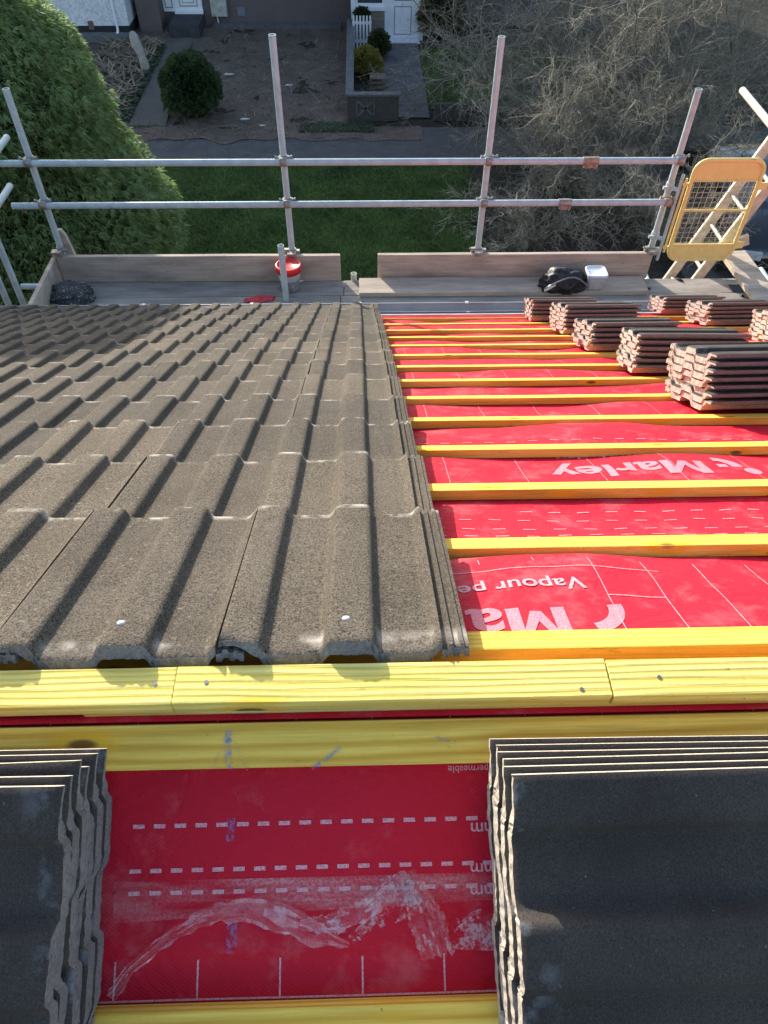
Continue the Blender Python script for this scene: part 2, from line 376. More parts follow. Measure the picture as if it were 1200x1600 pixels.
def rbox(name, x0, x1, c0, ax2, ax3, w, t, mat, parent, bev=.003, warp=0.):
    # a long timber along X: cross-section w along ax2, t along ax3, starting at corner point fn
    m = MB(); nseg = max(2, int((x1 - x0) / .12)); sec = [(0, 0), (w, 0), (w, t), (0, t)]
    sd = random.random() * 50; vs = []
    for i in range(nseg + 1):
        x = x0 + (x1 - x0) * i / nseg
        for a, b in sec:
            vs.append(X * x + np.array(c0) + np.array(ax2) * (a + warp * nz(x * 1.1, sd)) + np.array(ax3) * (b + (.0007 * nz(x * 6, sd, a * 40) if b > 0 else 0)))
    fs = [(i * 4 + j, i * 4 + (j + 1) % 4, i * 4 + 4 + (j + 1) % 4, i * 4 + 4 + j) for i in range(nseg) for j in range(4)]
    fs += [(0, 1, 2, 3)[::-1], tuple(nseg * 4 + q for q in range(4))]
    m.add(vs, fs); ob = m.build(name, mat, parent, origin=X * ((x0 + x1) / 2) + np.array(c0), recalc=True)
    return bevel(ob, bev, 2)
for i, s in enumerate(BS):
    rbox('batten', XL, XR, B0 + D * s - N * .0245, D, N, .05, .0245, M_BAT, house, warp=.0035 if i > 0 else .001)
# ridge timbers: two 25 mm layers, butted lengthwise
yb = .4705; zt = 7.073
def cutx(px): return ony(px, 1060, .437)[0]
c1, c2, c3 = cutx(262), cutx(957), cutx(112)
Y_ = np.array([0, -1., 0]); Zv = np.array([0, 0, 1.])
for x0, x1, dy in ((XL, c1 - .0002, 0), (c1 + .0002, c2 - .001, .0006), (c2 + .001, XR, -.0012)):
    rbox('ridge_batten', x0, x1, np.array([0, yb + dy, zt - .0222]), Y_, Zv, .0515, .0222, M_RIDGE, house, bev=.0012)
for x0, x1 in ((c3, XR),):
    rbox('ridge_batten', x0, x1, np.array([0, yb - .001, zt - .0435]), Y_, Zv, .0512, .0210, M_RIDGE, house, bev=.0022)
for s in (.024, .334, .65, .98, 1.3):
    rbox('batten', XL, XR, AP + D2 * s + N2 * .0038, D2, N2, .053, .0225, M_BAT, house, warp=.0015)
# nail heads driven into the ridge timber
M_STEEL = simple('grey_nail_steel', (.22, .22, .23), .45, .3, 40, metal=.7)
for px, py in ((242, 1068), (322, 1066), (909, 1077), (1030, 1058)):
    q = onz(px, py, zt + .0004); mb = MB(); mb.tube([q - Zv * .004, q + Zv * .0008], .0027, 10); mb.build('nail', M_STEEL, house, origin=q)

# gutter, fascia and eaves strip
M_PVC = simple('grey_gutter_plastic', (.30, .31, .33), .45, .15, 6)
M_FELT = simple('eaves_felt', (.22, .24, .27), .8, .3, 12, 30, .4, .004)
eq = RP(0, SE, -.026)
mb = MB(); mb.add([RP(XL, 4.36, -.021), RP(XR, 4.36, -.021), RP(XR, SE + .06, -.024), RP(XL, SE + .06, -.024), RP(XL, 4.36, -.027), RP(XR, 4.36, -.027), RP(XR, SE + .06, -.03), RP(XL, SE + .06, -.03)],
                 [(0, 1, 2, 3)[::-1], (4, 5, 6, 7), (3, 2, 6, 7)], 0); mb.build('eaves_strip', M_FELT, house, recalc=False)
gy, gz = eq[1] + .125, eq[2] - .035
def gut(x0, x1, y0, zz, rad, th, a0=180, a1=360, n=12):
    vs = []
    for x in (x0, x1):
        for rr in (rad, rad - th):
            for i in range(n + 1):
                a = R(a0 + (a1 - a0) * i / n); vs.append((x, y0 + rr * math.cos(a), zz + rr * math.sin(a)))
    m = n + 1; fs = []
    for i in range(n):
        fs += [(i, i + 1, 2 * m + i + 1, 2 * m + i), (m + i, 3 * m + i, 3 * m + i + 1, m + i + 1), (i, m + i, m + i + 1, i + 1), (2 * m + i, 2 * m + i + 1, 3 * m + i + 1, 3 * m + i)]
    fs += [(0, 2 * m, 3 * m, m), (n, m + n, 3 * m + n, 2 * m + n)]
    return vs, fs
gq = onz(600, 474.5, gz); GR = .056; gy = gq[1] - GR
mb = MB(); vs, fs = gut(XL, XR, gy, gz, GR, .004); mb.add(vs, fs, 0); mb.box((0, gy + GR - .001, gz + .003), (XR - XL, .008, .007)); gutter = mb.build('gutter', M_PVC, house, recalc=True)
M_WHT = simple('white_clip_plastic', (.7, .7, .68), .5, .1, 9)
for x in np.arange(-4.95, 5.2, .82):
    mb = MB(); vs, fs = gut(x - .012, x + .012, gy, gz, GR + .004, .004); mb.add(vs, fs); mb.box((x, gy + GR, gz + .006), (.024, .018, .012)); o = mb.build('gutter_bracket', M_WHT, gutter, recalc=True)
mb = MB(); mb.box((0, gy - GR - .03, gz - .09), (XR - XL, .02, .13)); mb.build('fascia', M_PVC, house)
def m_brick(name, a, b, mortar, sc=1.):
    t = NT(name); br = t.n('ShaderNodeTexBrick'); t.l(t.coord('Object', (1, 1, 1), rot=(R(90), 0, 0)), br.inputs['Vector'])
    br.inputs['Scale'].default_value = 1.; br.inputs['Brick Width'].default_value = .225 * sc; br.inputs['Row Height'].default_value = .075 * sc; br.inputs['Mortar Size'].default_value = .008
    br.inputs['Color1'].default_value = (*a, 1); br.inputs['Color2'].default_value = (*b, 1); br.inputs['Mortar'].default_value = (*mortar, 1)
    return t.fin(br.outputs['Color'], .9, t.bump(br.outputs['Fac'], -.4, .005))
M_BRICK = m_brick('red_brick', (.26, .10, .07), (.33, .14, .09), (.35, .33, .3))
mb = MB(); yf = gy - GR - .06; yk = .437 - (yf - .437)
poly = [(yf, 0), (yf, eq[2] - .08), (.437, 6.92), (yk, eq[2] - .08), (yk, 0)]
mb.prism(poly, XL + .15, XR - .15, lambda a, b, c: (c, a, b)); mb.build('wall', M_BRICK, house, recalc=True)

# laid tiles
NV = 6
laid = [tile_mesh('roof_tile', .423, 20 + i, [M_TILE, M_RAWG], strip=0) for i in range(NV)]
laidT = [tile_mesh('roof_tile', .423, 60 + i, [M_TILET, M_RAWG], rough=.0022, strip=0) for i in range(4)]
COV = .287
HH, TILT = .030, .074
Ya = D * math.cos(TILT) + N * math.sin(TILT); Za = N * math.cos(TILT) - D * math.sin(TILT)
rows = []
for c, s in enumerate(BS):
    sh = s - .052 if c else -.397
    vx = .1285 - .0063 * (sh + .43)
    left = roofxs(-30, 800, .04)[0]
    kmax = 18
    for kk in range(kmax):
        x0 = vx - .319 - kk * COV
        if x0 < XL: break
        rows.append((c, kk, x0, sh))
def inframe(x, s):
    d = RP(x + .15, s + .2, .04) - CAM; px = 600 + F_PX * (d @ r_) / (d @ w_); return px > -130 * (1150 / (d @ w_)) / 1150 * .3 / .3 * 0 + -60
vis = [q for q in rows if (lambda d: 600 + F_PX * (d @ r_) / (d @ w_))(RP(q[2] + .32, q[3] + .25, .04) - CAM) > 0]
vis = sorted(vis, key=lambda q: np.linalg.norm(RP(q[2], q[3]) - CAM))[:100]; visset = set((q[0], q[1]) for q in vis)
rest = MB()
top_tiles = {}
for c, kk, x0, sh in rows:
    dxj, dsj, dh = random.gauss(0, .0012), random.gauss(0, .0028) if c else random.gauss(0, .0015), random.random() * .0015
    o = RP(x0 + dxj, sh + dsj, HH + dh); rot = random.gauss(0, .0022)
    Xa = X * math.cos(rot) + Ya * math.sin(rot); Yb = np.cross(Za, Xa)
    roll = random.gauss(0, .003); Zb = Za * math.cos(roll) + Xa * math.sin(roll); Xb = np.cross(Yb, Zb)
    M4 = frame(Xb, Yb, Zb, o)
    me = (laidT if c == 0 else laid)[(kk * 5 + c * 3 + random.randrange(6)) % (4 if c == 0 else NV)]
    if (c, kk) in visset:
        ob = place('roof_tile', me, M4, house)
        if c == 0: top_tiles[kk] = ob
    else:
        vv = [M4 @ v.co for v in me.vertices]; base = len(rest.v); rest.v.extend([tuple(v) for v in vv])
        for p in me.polygons: rest.f.append([base + i for i in p.vertices]); rest.m.append(min(p.material_index, 1)); rest.sm.append(p.use_smooth)
if rest.v:
    ro = rest.build('roof_tile', [M_TILE, M_RAWG], house); ro['kind'] = 'stuff'
M_NAIL = simple('bright_clout_nail', (.75, .74, .70), .4, .1, 40, metal=.3)
for (px, py), kk in (((190, 977), 1), ((541, 970), 0)):
    x, s = roofxs(px, py, .05); par = top_tiles[kk]
    mb = MB(); c0 = np.array([0, 0, 0.])
    mb.tube([(0, 0, -.004), (0, 0, .0012), (0, 0, .0024)], [.0054, .0054, .003], 14)
    me_o = mb.build('nail', M_NAIL); me_o.scale = (.8, .8, .8)
    loc = RP(x, s, .0535); Mw = frame(X, D, N, loc)
    me_o.parent = par; me_o.matrix_basis = (Matrix.Translation(house.location) @ par.matrix_basis).inverted() @ Mw

# ------------------------------------------------------------------ printing on the underlay
def text_mesh(txt, size, bold=0.):
    cu = bpy.data.curves.new('t', 'FONT'); cu.body = txt; cu.size = size; cu.offset = bold; cu.resolution_u = 6
    ob = bpy.data.objects.new('t', cu); COL.objects.link(ob)
    bpy.context.view_layer.update(); me = bpy.data.meshes.new_from_object(ob.evaluated_get(bpy.context.evaluated_depsgraph_get()))
    bm = bmesh.new(); bm.from_mesh(me); tri_(bm, faces=bm.faces)
    for _ in range(4):
        es = [e for e in bm.edges if e.calc_length() > .012]
        if not es: break
        bmesh.ops.subdivide_edges(bm, edges=es, cuts=1); tri_(bm, faces=[f for f in bm.faces if len(f.verts) > 3])
    vs = [(v.co.x, v.co.y) for v in bm.verts]; bm.verts.ensure_lookup_table(); fs = [tuple(v.index for v in f.verts) for f in bm.faces]
    bm.free(); bpy.data.objects.remove(ob); bpy.data.meshes.remove(me); bpy.data.curves.remove(cu); return vs, fs
def put_text(mb, txt, size, x0, s0, fn, hf, off, bold=0., sx=1., rot=0.):
    up = -1 if fn is RP else 1
    # read from the eaves side, so upside down for the camera: text +x runs to -X, text up runs upslope
    vs, fs = text_mesh(txt, size, bold)
    cr, sr = math.cos(rot), math.sin(rot)
    vs = [(a * cr * sx - b * sr, a * sx * sr + b * cr) for a, b in vs]
    mb.add([fn(x0 - a, s0 + up * b, hf(x0 - a, s0 + up * b) + off) for a, b in vs], [f if up < 0 else f for f in fs])
def put_M(mb, hgt, wid, st, x0, s0, fn, hf, off):
    o = [(0, 0), (st, 0), (st, hgt * .66), (wid / 2 - st * .42, hgt * .12), (wid / 2 + st * .42, hgt * .12), (wid - st, hgt * .66), (wid - st, 0), (wid, 0), (wid, hgt), (wid - st * 1.15, hgt), (wid / 2, hgt * .42), (st * 1.15, hgt), (0, hgt)]
    bm = bmesh.new(); f = bm.faces.new([bm.verts.new((a, b, 0)) for a, b in o]); tri_(bm, faces=[f])
    for _ in range(4):
        es = [e for e in bm.edges if e.calc_length() > .012]
        if not es: break
        bmesh.ops.subdivide_edges(bm, edges=es, cuts=1); tri_(bm, faces=[f for f in bm.faces if len(f.verts) > 3])
    bm.verts.index_update(); bm.verts.ensure_lookup_table()
    mb.add([fn(x0 - v.co.x, s0 - v.co.y, hf(x0 - v.co.x, s0 - v.co.y) + off) for v in bm.verts], [tuple(v.index for v in f.verts) for f in bm.faces]); bm.free()
def quad_strip(mb, pts, fn, hf, off, wid):
    # a printed line of width wid through (x, s) points
    for (a, b), (c, d) in zip(pts[:-1], pts[1:]):
        n = max(1, int(math.hypot(c - a, d - b) / .02)); l = math.hypot(c - a, d - b); nx, ns = -(d - b) / l * wid / 2, (c - a) / l * wid / 2; vs = []
        for i in range(n + 1):
            x, s = a + (c - a) * i / n, b + (d - b) * i / n
            for sg in (1, -1): vs.append(fn(x + sg * nx, s + sg * ns, hf(x + sg * nx, s + sg * ns) + off))
        mb.add(vs, [(2 * i, 2 * i + 1, 2 * i + 3, 2 * i + 2) for i in range(n)])
big, small = MB(), MB()
OFF = .0013
def logo(mb, x0, s0, sc):
    # curved stroke, small square and a dot
    pts = [(x0 - .075 * sc + .075 * sc * math.sin(t), s0 - .07 * sc * (1 - math.cos(t)) * -1 - .0) for t in ()]
    def arc(cx, cs, r0, r1, a0, a1, n=12):
        vs = []
        for i in range(n + 1):
            a = R(a0 + (a1 - a0) * i / n)
            for rr in (r0, r1): vs.append((cx + rr * math.cos(a), cs + rr * math.sin(a)))
        mb.add([RP(x, s, mem_h(x, s) + OFF) for x, s in vs], [(2 * i, 2 * i + 1, 2 * i + 3, 2 * i + 2) for i in range(n)])
    arc(x0, s0, .030 * sc, .056 * sc, -10, 92)
    arc(x0 + .07 * sc, s0 - .034 * sc, 0.0005, .021 * sc, 0, 360, 20)
    mb.add([RP(x, s, mem_h(x, s) + OFF) for x, s in ((x0 - .005 * sc, s0 - .012 * sc), (x0 + .02 * sc, s0 - .012 * sc), (x0 + .02 * sc, s0 + .01 * sc), (x0 - .005 * sc, s0 + .01 * sc))], [(0, 1, 2, 3)])
# second gap up: the whole word; top gap: the word's start, cut off by the batten
x1, s1 = roofxs(1076, 712, -.02); put_M(big, .085, .108, .022, x1, .568, RP, mem_h, OFF); put_text(big, 'arley', .120, x1 - .114, .568, RP, mem_h, OFF, .003, 1.16)
logo(big, x1 + .035, .535, 1.0)
x2, s2 = roofxs(872, 952, -.02); put_M(big, .088, .092, .021, x2 + .008, -.196, RP, mem_h, OFF); put_text(big, 'arley', .124, x2 - .09, -.196, RP, mem_h, OFF, .0028, 1.06)
def arcp(mbx, cx, cs, r0, r1, a0, a1, n=14):
    vs = []
    for i in range(n + 1):
        a = R(a0 + (a1 - a0) * i / n)
        for rr in (r0, r1): vs.append(RP(cx + rr * math.cos(a), cs + rr * math.sin(a), mem_h(cx + rr * math.cos(a), cs + rr * math.sin(a)) + OFF))
    mbx.add(vs, [(2 * i, 2 * i + 1, 2 * i + 3, 2 * i + 2) for i in range(n)])
lx, ls = roofxs(935, 958, -.02); arcp(big, lx - .022, ls + .012, .040, .064, -80, 8)
x3, s3 = roofxs(914, 926, -.02); put_text(small, 'Vapour permeable', .044, x3, s3 + .026, RP, mem_h, OFF, .0006, 1.12, rot=.03)
x4, s4 = roofxs(985, 706, -.02); put_text(small, 'underlay', .05, x4, .668, RP, mem_h, OFF, .0006, 1.2)
# cutting grid and dash rows, front slope
def fdash(s, x0, x1, pitch=.062, ln=.026, wid=.003):
    x = x0
    while x < x1: quad_strip(small, [(x, s), (x + ln, s)], RP, mem_h, OFF, wid); x += pitch
for s in (.12, .16, .215): fdash(s, .13, 1.3)
fdash(.262, .33, 1.2)
for s in (.755, .80): fdash(s, .15, 1.3)
for x in (.10, .195, .29, .385, .48, .575, .67): quad_strip(small, [(x, -.04), (x, -.29)] if x > .37 else [(x, -.03), (x, -.05)], RP, mem_h, OFF, .0015)
quad_strip(small, [(.10, -.078), (.5, -.078)], RP, mem_h, OFF, .002); quad_strip(small, [(.385, -.165), (.48, -.165)], RP, mem_h, OFF, .002)
for i in range(2, 12):
    for x in np.arange(.2, 1.05, .19): quad_strip(small, [(x, BS[i] + .06), (x, BS[i + 1] - .01)], RP, mem_h, OFF, .0012) if (i % 2 == 0) else None
und_front.add(big.v, big.f, 1, True); und_front.add(small.v, small.f, 2, True); und_front.build('roof_underlay', [M_MEM, M_PRINTB, M_PRINT], house, origin=RP(0, 0, 0))
# back slope print
nb = MB(); nf = MB()
for py, n0 in ((1288, 0), (1358, 0), (1393, 0)):
    for i in range(18):
        px = (208 if py != 1393 else 200) + i * (32.5 if py < 1380 else 33) - (6 if py == 1358 else 0); yy = py - i * .85 + 4
        x, s = nearxs(px, yy, .004); x2_, _ = nearxs(px + 18, yy, .004)
        quad_strip(nb, [(x, s), (x2_, s)], NP, nmem_h, .0006, .0048)
for py in (1302, 1365, 1400):
    x, s = nearxs(773, py, .004)
    put_text(nb, 'mm', .021, x + .004, s - .0125, NP, nmem_h, .0007, .0003, 1.05)
x, s = nearxs(775, 1203, .004)
put_text(nb, 'Vapour permeable', .012, x + .03, s - .006, NP, nmem_h, .0007, .0001, 1.0)
quad_strip(nb, [(-.42, .3325), (.3, .3325)], NP, nmem_h, .0006, .0022)
for x in (-.205 - .096, -.205, -.109, -.0125, .0835, .18): quad_strip(nb, [(x, .291), (x, .3318)], NP, nmem_h, .0006, .0022)
for px in (82, 218, 342, 464, 582, 704, 821, 942, 1060, 1178):
    x, s = nearxs(px, 1122, .0); quad_strip(nb, [(x, .0105), (x - .001, .0235)], NP, nmem_h, .0008, .0018)
und_back.add(nb.v, nb.f, 1, True); und_back.build('roof_underlay', [M_MEM, M_PRINT], house, origin=NP(0, 0, 0))
# blue chalk
def m_chalk():
    t = NT('blue_chalk'); v = t.coord('Object'); n = t.noise(v, 160., 5, .7); a = t.ramp(n, [(.42, 0.), (.66, .6)])
    return t.fin((.10, .26, .58), .9, None, Alpha=a)
M_CHALK = m_chalk()
mb = MB()
def nstroke(pts, h, wid):
    q = [nearxs(a, b, h) for a, b in pts]
    for (a, b), (c, d) in zip(q[:-1], q[1:]):
        l = math.hypot(c - a, d - b); nx, ns = -(d - b) / l * wid / 2, (c - a) / l * wid / 2
        mb.add([NP(a + nx, b + ns, h), NP(a - nx, b - ns, h), NP(c - nx, d - ns, h), NP(c + nx, d + ns, h)], [(0, 1, 2, 3)])
HB = .0275
for strokes in ([([(357, 1142), (356, 1170), (358, 1202)], HB, .0085), ([(351, 1162), (362, 1155)], HB + .0003, .004)], [([(357, 1138), (333, 1200)], HB + .0004, .0012)], [([(357, 1138), (386, 1204)], HB + .0004, .0012)],
                [([(533, 1168), (488, 1202)], HB, .005)], [([(680, 1152), (712, 1160)], HB, .004)], [([(361, 1278), (359, 1315)], .0065, .010)], [([(363, 1440), (361, 1490)], .0065, .012)]):
    mb = MB()
    for a_, b_, c_ in strokes: nstroke(a_, b_, c_)
    mb.build('chalk_mark', M_CHALK, house, origin=NP(*nearxs(*strokes[0][0][0])))
# ------------------------------------------------------------------ torn film lying on the back slope
def m_film(name, lo, hi):
    t = NT(name); v = t.coord('Object'); n = t.noise(v, 45., 4, .6); g = t.noise(v, 240., 3, .6)
    return t.fin((.86, .78, .85), .1, t.bump(n, .3, .004), Alpha=t.math('MULTIPLY', t.ramp(n, [(.35, lo), (.65, hi)]), t.ramp(g, [(.3, .8), (.7, 1.)])), spec=1.)
M_FILM = m_film('clear_polythene', .05, .17); M_FILM2 = m_film('folded_glint_polythene', .16, .52)  # folded bands are denser film, with crease highlights put into their whiteness
def m_flake():
    t = NT('torn_adhesive_flakes'); v = t.coord('Object'); n = t.noise(v, 34., 6, .72); f = t.noise(v, 170., 3, .7)
    a = t.math('MULTIPLY', t.ramp(n, [(.49, 0.), (.53, 1.)]), t.ramp(f, [(.40, .04), (.58, .55)]))
    return t.fin((.70, .52, .58), .6, None, Alpha=a)
M_FLAKE = m_flake()
film = empty('plastic_film', NP(-.05, .25, .004), 'torn crumpled strip of clear plastic film lying on the red underlay', 'plastic film')
def ribbon(path, widths, amp, seed, n=60, m=9):
    mb = MB(); q = [nearxs(a, b, .006) for a, b in path]; vs = []
    t_ = np.linspace(0, len(q) - 1, n); rs = np.random.default_rng(seed)
    for i, t in enumerate(t_):
        a = min(int(t), len(q) - 2); f = t - a; x = q[a][0] * (1 - f) + q[a + 1][0] * f; s = q[a][1] * (1 - f) + q[a + 1][1] * f; w = widths[a] * (1 - f) + widths[a + 1] * f
        dx, ds = q[a + 1][0] - q[a][0], q[a + 1][1] - q[a][1]; l = math.hypot(dx, ds); nx, ns = -ds / l, dx / l
        for j in range(m):
            u = j / (m - 1) - .5; jag = (.18 * nz(i * .45, seed, 3) if j in (0, m - 1) else 0)
            hgt = .007 + amp * abs(nz(i * .13 + seed, j * .6, seed)) + amp * .35 * abs(nz(i * .3, j * 1.3 + seed))
            vs.append(NP(x + nx * w * (u + jag), s + ns * w * (u + jag), hgt))
    mb.add(vs, [(i * m + j, i * m + j + 1, (i + 1) * m + j + 1, (i + 1) * m + j) for i in range(n - 1) for j in range(m - 1)], 0, False)
    mb.m = [1 if nz((k // (m - 1)) * .10 + seed * 3.1, (k % (m - 1)) * .75, seed) + (.16 if (k % (m - 1)) in (0, m - 2) else 0) > .13 else 0 for k in range(len(mb.f))]; return mb
ribbon([(176, 1556), (205, 1512), (265, 1462), (325, 1428), (385, 1418), (440, 1432), (500, 1458), (545, 1474)], [.014, .012, .013, .018, .024, .032, .022, .004], .024, 3).build('film_strip', [M_FILM, M_FILM2], film, origin=NP(-.05, .25, .004))
ribbon([(470, 1442), (520, 1440), (560, 1425), (600, 1395), (636, 1362)], [.012, .022, .024, .026, .012], .026, 8).build('film_strip', [M_FILM, M_FILM2], film, origin=NP(-.05, .25, .004))
ribbon([(636, 1360), (650, 1395), (668, 1440), (684, 1490)], [.016, .03, .044, .036], .034, 21, 44, 13).build('film_strip', [M_FILM, M_FILM2], film, origin=NP(-.05, .25, .004))
mb = MB()
def flake_patch(poly):
    q = [nearxs(a, b, .006) for a, b in poly]; mb.add([NP(a, b, .0066 + .0004 * len(mb.f)) for a, b in q], [tuple(range(len(q)))])
flake_patch([(505, 1428), (520, 1415), (545, 1462), (640, 1372), (668, 1420), (600, 1450), (545, 1478), (515, 1450)])
flake_patch([(690, 1425), (705, 1438), (760, 1415), (775, 1485), (700, 1482)])
flake_patch([(560, 1392), (630, 1352), (648, 1380), (580, 1420)])
mb.build('adhesive_flakes', M_FLAKE, film, origin=NP(-.05, .25, .004))
def m_band():
    t = NT('dusty_tape_residue'); v = t.coord('Object', (4, 30, 30)); n = t.noise(v, 1.5, 5, .6); g = t.noise(t.coord('Object'), 300., 2)
    a = t.math('MULTIPLY', t.ramp(n, [(.42, 0.), (.7, .42)]), t.ramp(g, [(.4, .4), (.6, 1.)])); return t.fin((.75, .5, .52), .5, None, Alpha=a)
M_BAND = m_band()
mb = MB(); q0 = [nearxs(a, b, .004) for a, b in ((178, 1378), (770, 1362), (770, 1405), (178, 1442))]
mb.add([NP(a, b, .0054) for a, b in q0], [(0, 1, 2, 3)]); mb.build('tape_residue', M_BAND, film, origin=NP(-.05, .25, .004))

# ------------------------------------------------------------------ loose tiles in stacks
fresh = [tile_mesh('concrete_tile', .42, 90 + i, [M_DTILE, M_RAW, M_RAWSIDE], rough=.0015, th0=.0234) for i in range(4)]
fresh2 = [tile_mesh('concrete_tile', .42, 120 + i, [M_DTILE, M_CREAM, M_CREAM], rough=.0010, th0=.0238) for i in range(3)]
freshG = [tile_mesh('concrete_tile', .42, 150 + i, [M_DTILE, M_RAWG, M_CREAM], rough=.0013, th0=.0238) for i in range(3)]
ORD = ['bottom', 'second from the bottom', 'third from the bottom', 'fourth from the bottom', 'fifth from the bottom', 'sixth from the bottom', 'top']
def stack(xl, sf, n, where, grp, rot=0., pitch=.0242, near=False, meshes=None, right=False, stag=.0, jit=.004, base=.0):
    tot = n
    for i in range(n):
        pos = 'top' if i == n - 1 else ORD[i]
        a = rot + random.gauss(0, .008)
        if not near:
            xa = D * math.cos(a) + X * math.sin(a); za = N; ya = np.cross(za, xa)
            o = RP(xl, sf, base + th0_ + pitch * i) + X * (.42 + random.gauss(0, jit)) + D * random.gauss(0, jit)
        else:
            xa = D2 * math.cos(a) + X * math.sin(a); za = N2; ya = np.cross(za, xa)
            o = NP(xl + random.gauss(0, jit) - (.42 if right else 0), sf + stag * i, .0265 + th0_ + pitch * i)
        ob = place('concrete_tile', random.choice(meshes or fresh), frame(xa, ya, za, o))
        tag(ob, f'{pos} tile of {where}', 'roof tile', grp)
    return
th0_ = .0236
G1 = 'loose tiles stacked on the battens'; G2 = 'loose tiles stacked beside the ridge'
stack(1.068, 1.035, 7, 'the nearest stack on the yellow battens', G1, rot=-.05)
stack(1.076, 1.655, 6, 'the second nearest left stack', G1, rot=.10)
stack(1.085, 2.315, 5, 'the middle left stack on the battens', G1, rot=-.03)
stack(1.122, 2.975, 6, 'the fourth left stack from the front', G1, rot=-.05)
stack(1.085, 3.635, 5, 'the stack in front of the black bag', G1, rot=.05)
stack(2.105, 4.06, 4, 'the far stack below the yellow gate', G1, rot=.0)
stack(2.095, 3.345, 5, 'the right stack just before the gate stack', G1, rot=-.06)
stack(2.03, 2.41, 6, 'the edge stack behind the nearest stack', G1, rot=.10)
stack(3.05, 4.05, 4, 'the small far stack at the right edge', G1)
stack(1.135, .40, 5, 'the barely showing stack at the right edge', G1, rot=.02)
stack(.142, .046, 6, 'the dark stack at bottom right', G2, near=True, meshes=fresh2, stag=.0052, jit=.0012)
stack(-.309, .046, 6, 'the dark stack at bottom left', G2, near=True, meshes=freshG, right=True, stag=.0046, jit=.0018)

# ------------------------------------------------------------------ scaffold
scaf = empty('scaffold', (0, 5.5, 0), 'galvanised tube scaffold with two guard rails and weathered board platform beyond the eaves', 'scaffold')
DZ = 4.55
def tubeo(name, a, b, parent=scaf, rad=.0242, mat=None):
    mb = MB(); mb.tube([a, b], rad, 16, hollow=True); return mb.build(name, mat or M_GALV, parent, origin=(np.array(a) + np.array(b)) / 2)
stds = [(-2.437, 5.585, 5.995), (-.578, 5.585, 6.321), (.944, 5.585, 6.311), (2.378, 5.585, 5.991)]
for x, y, zt_ in stds: tubeo('standard', (x, y, 0), (x, y, zt_))
tubeo('guard_rail', (-2.95, 5.533, 5.512), (2.40, 5.533, 5.518)); tubeo('guard_rail', (-2.67, 5.533, 5.193), (2.385, 5.533, 5.20))
tubeo('side_rail', (-2.64, 3.4, 5.578), (-2.66, 5.83, 5.578)); tubeo('side_rail', (-2.74, 3.4, 5.217), (-2.765, 5.82, 5.217))
tubeo('standard', (-2.712, 5.19, 0), (-2.712, 5.19, 5.15)); tubeo('standard', (-2.83, 5.19, 0), (-2.83, 5.19, 4.95))
tubeo('standard', (-.625, 5.235, 0), (-.625, 5.235, 5.022))
tubeo('standard', (3.42, 5.3, 0), (3.42, 5.3, 5.35))
qa = onz(1160, 141, 5.9); qb = onz(1202, 192, 5.9)
tubeo('side_rail', qa, qa + (qb - qa) / np.linalg.norm(qb - qa) * 2.4, mat=simple('pale_sunlit_tube', (.62, .62, .50), .5, .12, 12))  # sunlight on this rail is put into its pale colour
for yy in (5.585, 4.95): tubeo('ledger', (-2.9, yy + .05, 4.44), (3.5, yy + .05, 4.44))
for x in (-2.437, -.578, .944, 2.378, 3.42): tubeo('transom', (x + .05, 4.75, 4.488), (x + .05, 5.75, 4.488))
q = ony(553, 438, 5.53); tubeo('tube_stub', (q[0], 5.53, 4.4), (q[0], 5.53, ony(553, 427, 5.53)[2]), mat=simple('cream_painted_tube', (.66, .66, .55), .5, .12, 20))
def coupler(x, y, z, rusty=False, s=1.):
    mb = MB()
    mb.tube([(x, y + .0, z - .026 * s), (x, y, z + .026 * s)], .031 * s, 14)
    mb.tube([(x - .026 * s, y - .052, z), (x + .026 * s, y - .052, z)], .031 * s, 14)
    mb.box((x + .034 * s, y - .02, z + .006), (.016, .06, .034)); mb.box((x - .033 * s, y - .02, z + .004), (.014, .06, .028))
    mb.tube([(x + .03, y - .03, z + .024), (x + .062, y - .034, z + .030)], .007, 6); mb.tube([(x + .055, y - .034, z + .029), (x + .068, y - .034, z + .031)], .012, 6)
    mb.tube([(x - .03, y - .03, z + .02), (x - .055, y - .034, z + .026)], .007, 6); mb.tube([(x - .05, y - .034, z + .025), (x - .062, y - .034, z + .028)], .012, 6)
    mb.build('coupler', M_RUST if rusty else M_CLAMP, scaf, origin=(x, y, z))
for i, (x, y, zt_) in enumerate(stds):
    coupler(x, y, 5.516); coupler(x, y, 5.198, rusty=(i == 3))
for x, y, _ in stds[1:]: 
    mb = MB(); mb.tube([(x, y, 4.75), (x, y, 4.80)], .034, 14); mb.box((x, y - .045, 4.782), (.07, .075, .03)); mb.box((x - .045, y - .02, 4.79), (.03, .03, .04)); mb.box((x + .045, y - .02, 4.785), (.035, .03, .03)); mb.tube([(x - .075, y - .02, 4.805), (x - .03, y - .02, 4.80)], .008, 6); mb.build('coupler', M_CLAMP, scaf, origin=(x, y, 4.77))
x, y = stds[0][:2]; mb = MB(); mb.tube([(x, y, 4.79), (x, y, 4.83)], .033, 14); mb.box((x - .02, y - .05, 4.80), (.08, .06, .04)); mb.tube([(x + .02, y - .03, 4.815), (x + .08, y - .04, 4.82)], .009, 6); mb.build('coupler', M_CLAMP, scaf, origin=(x, y, 4.8))
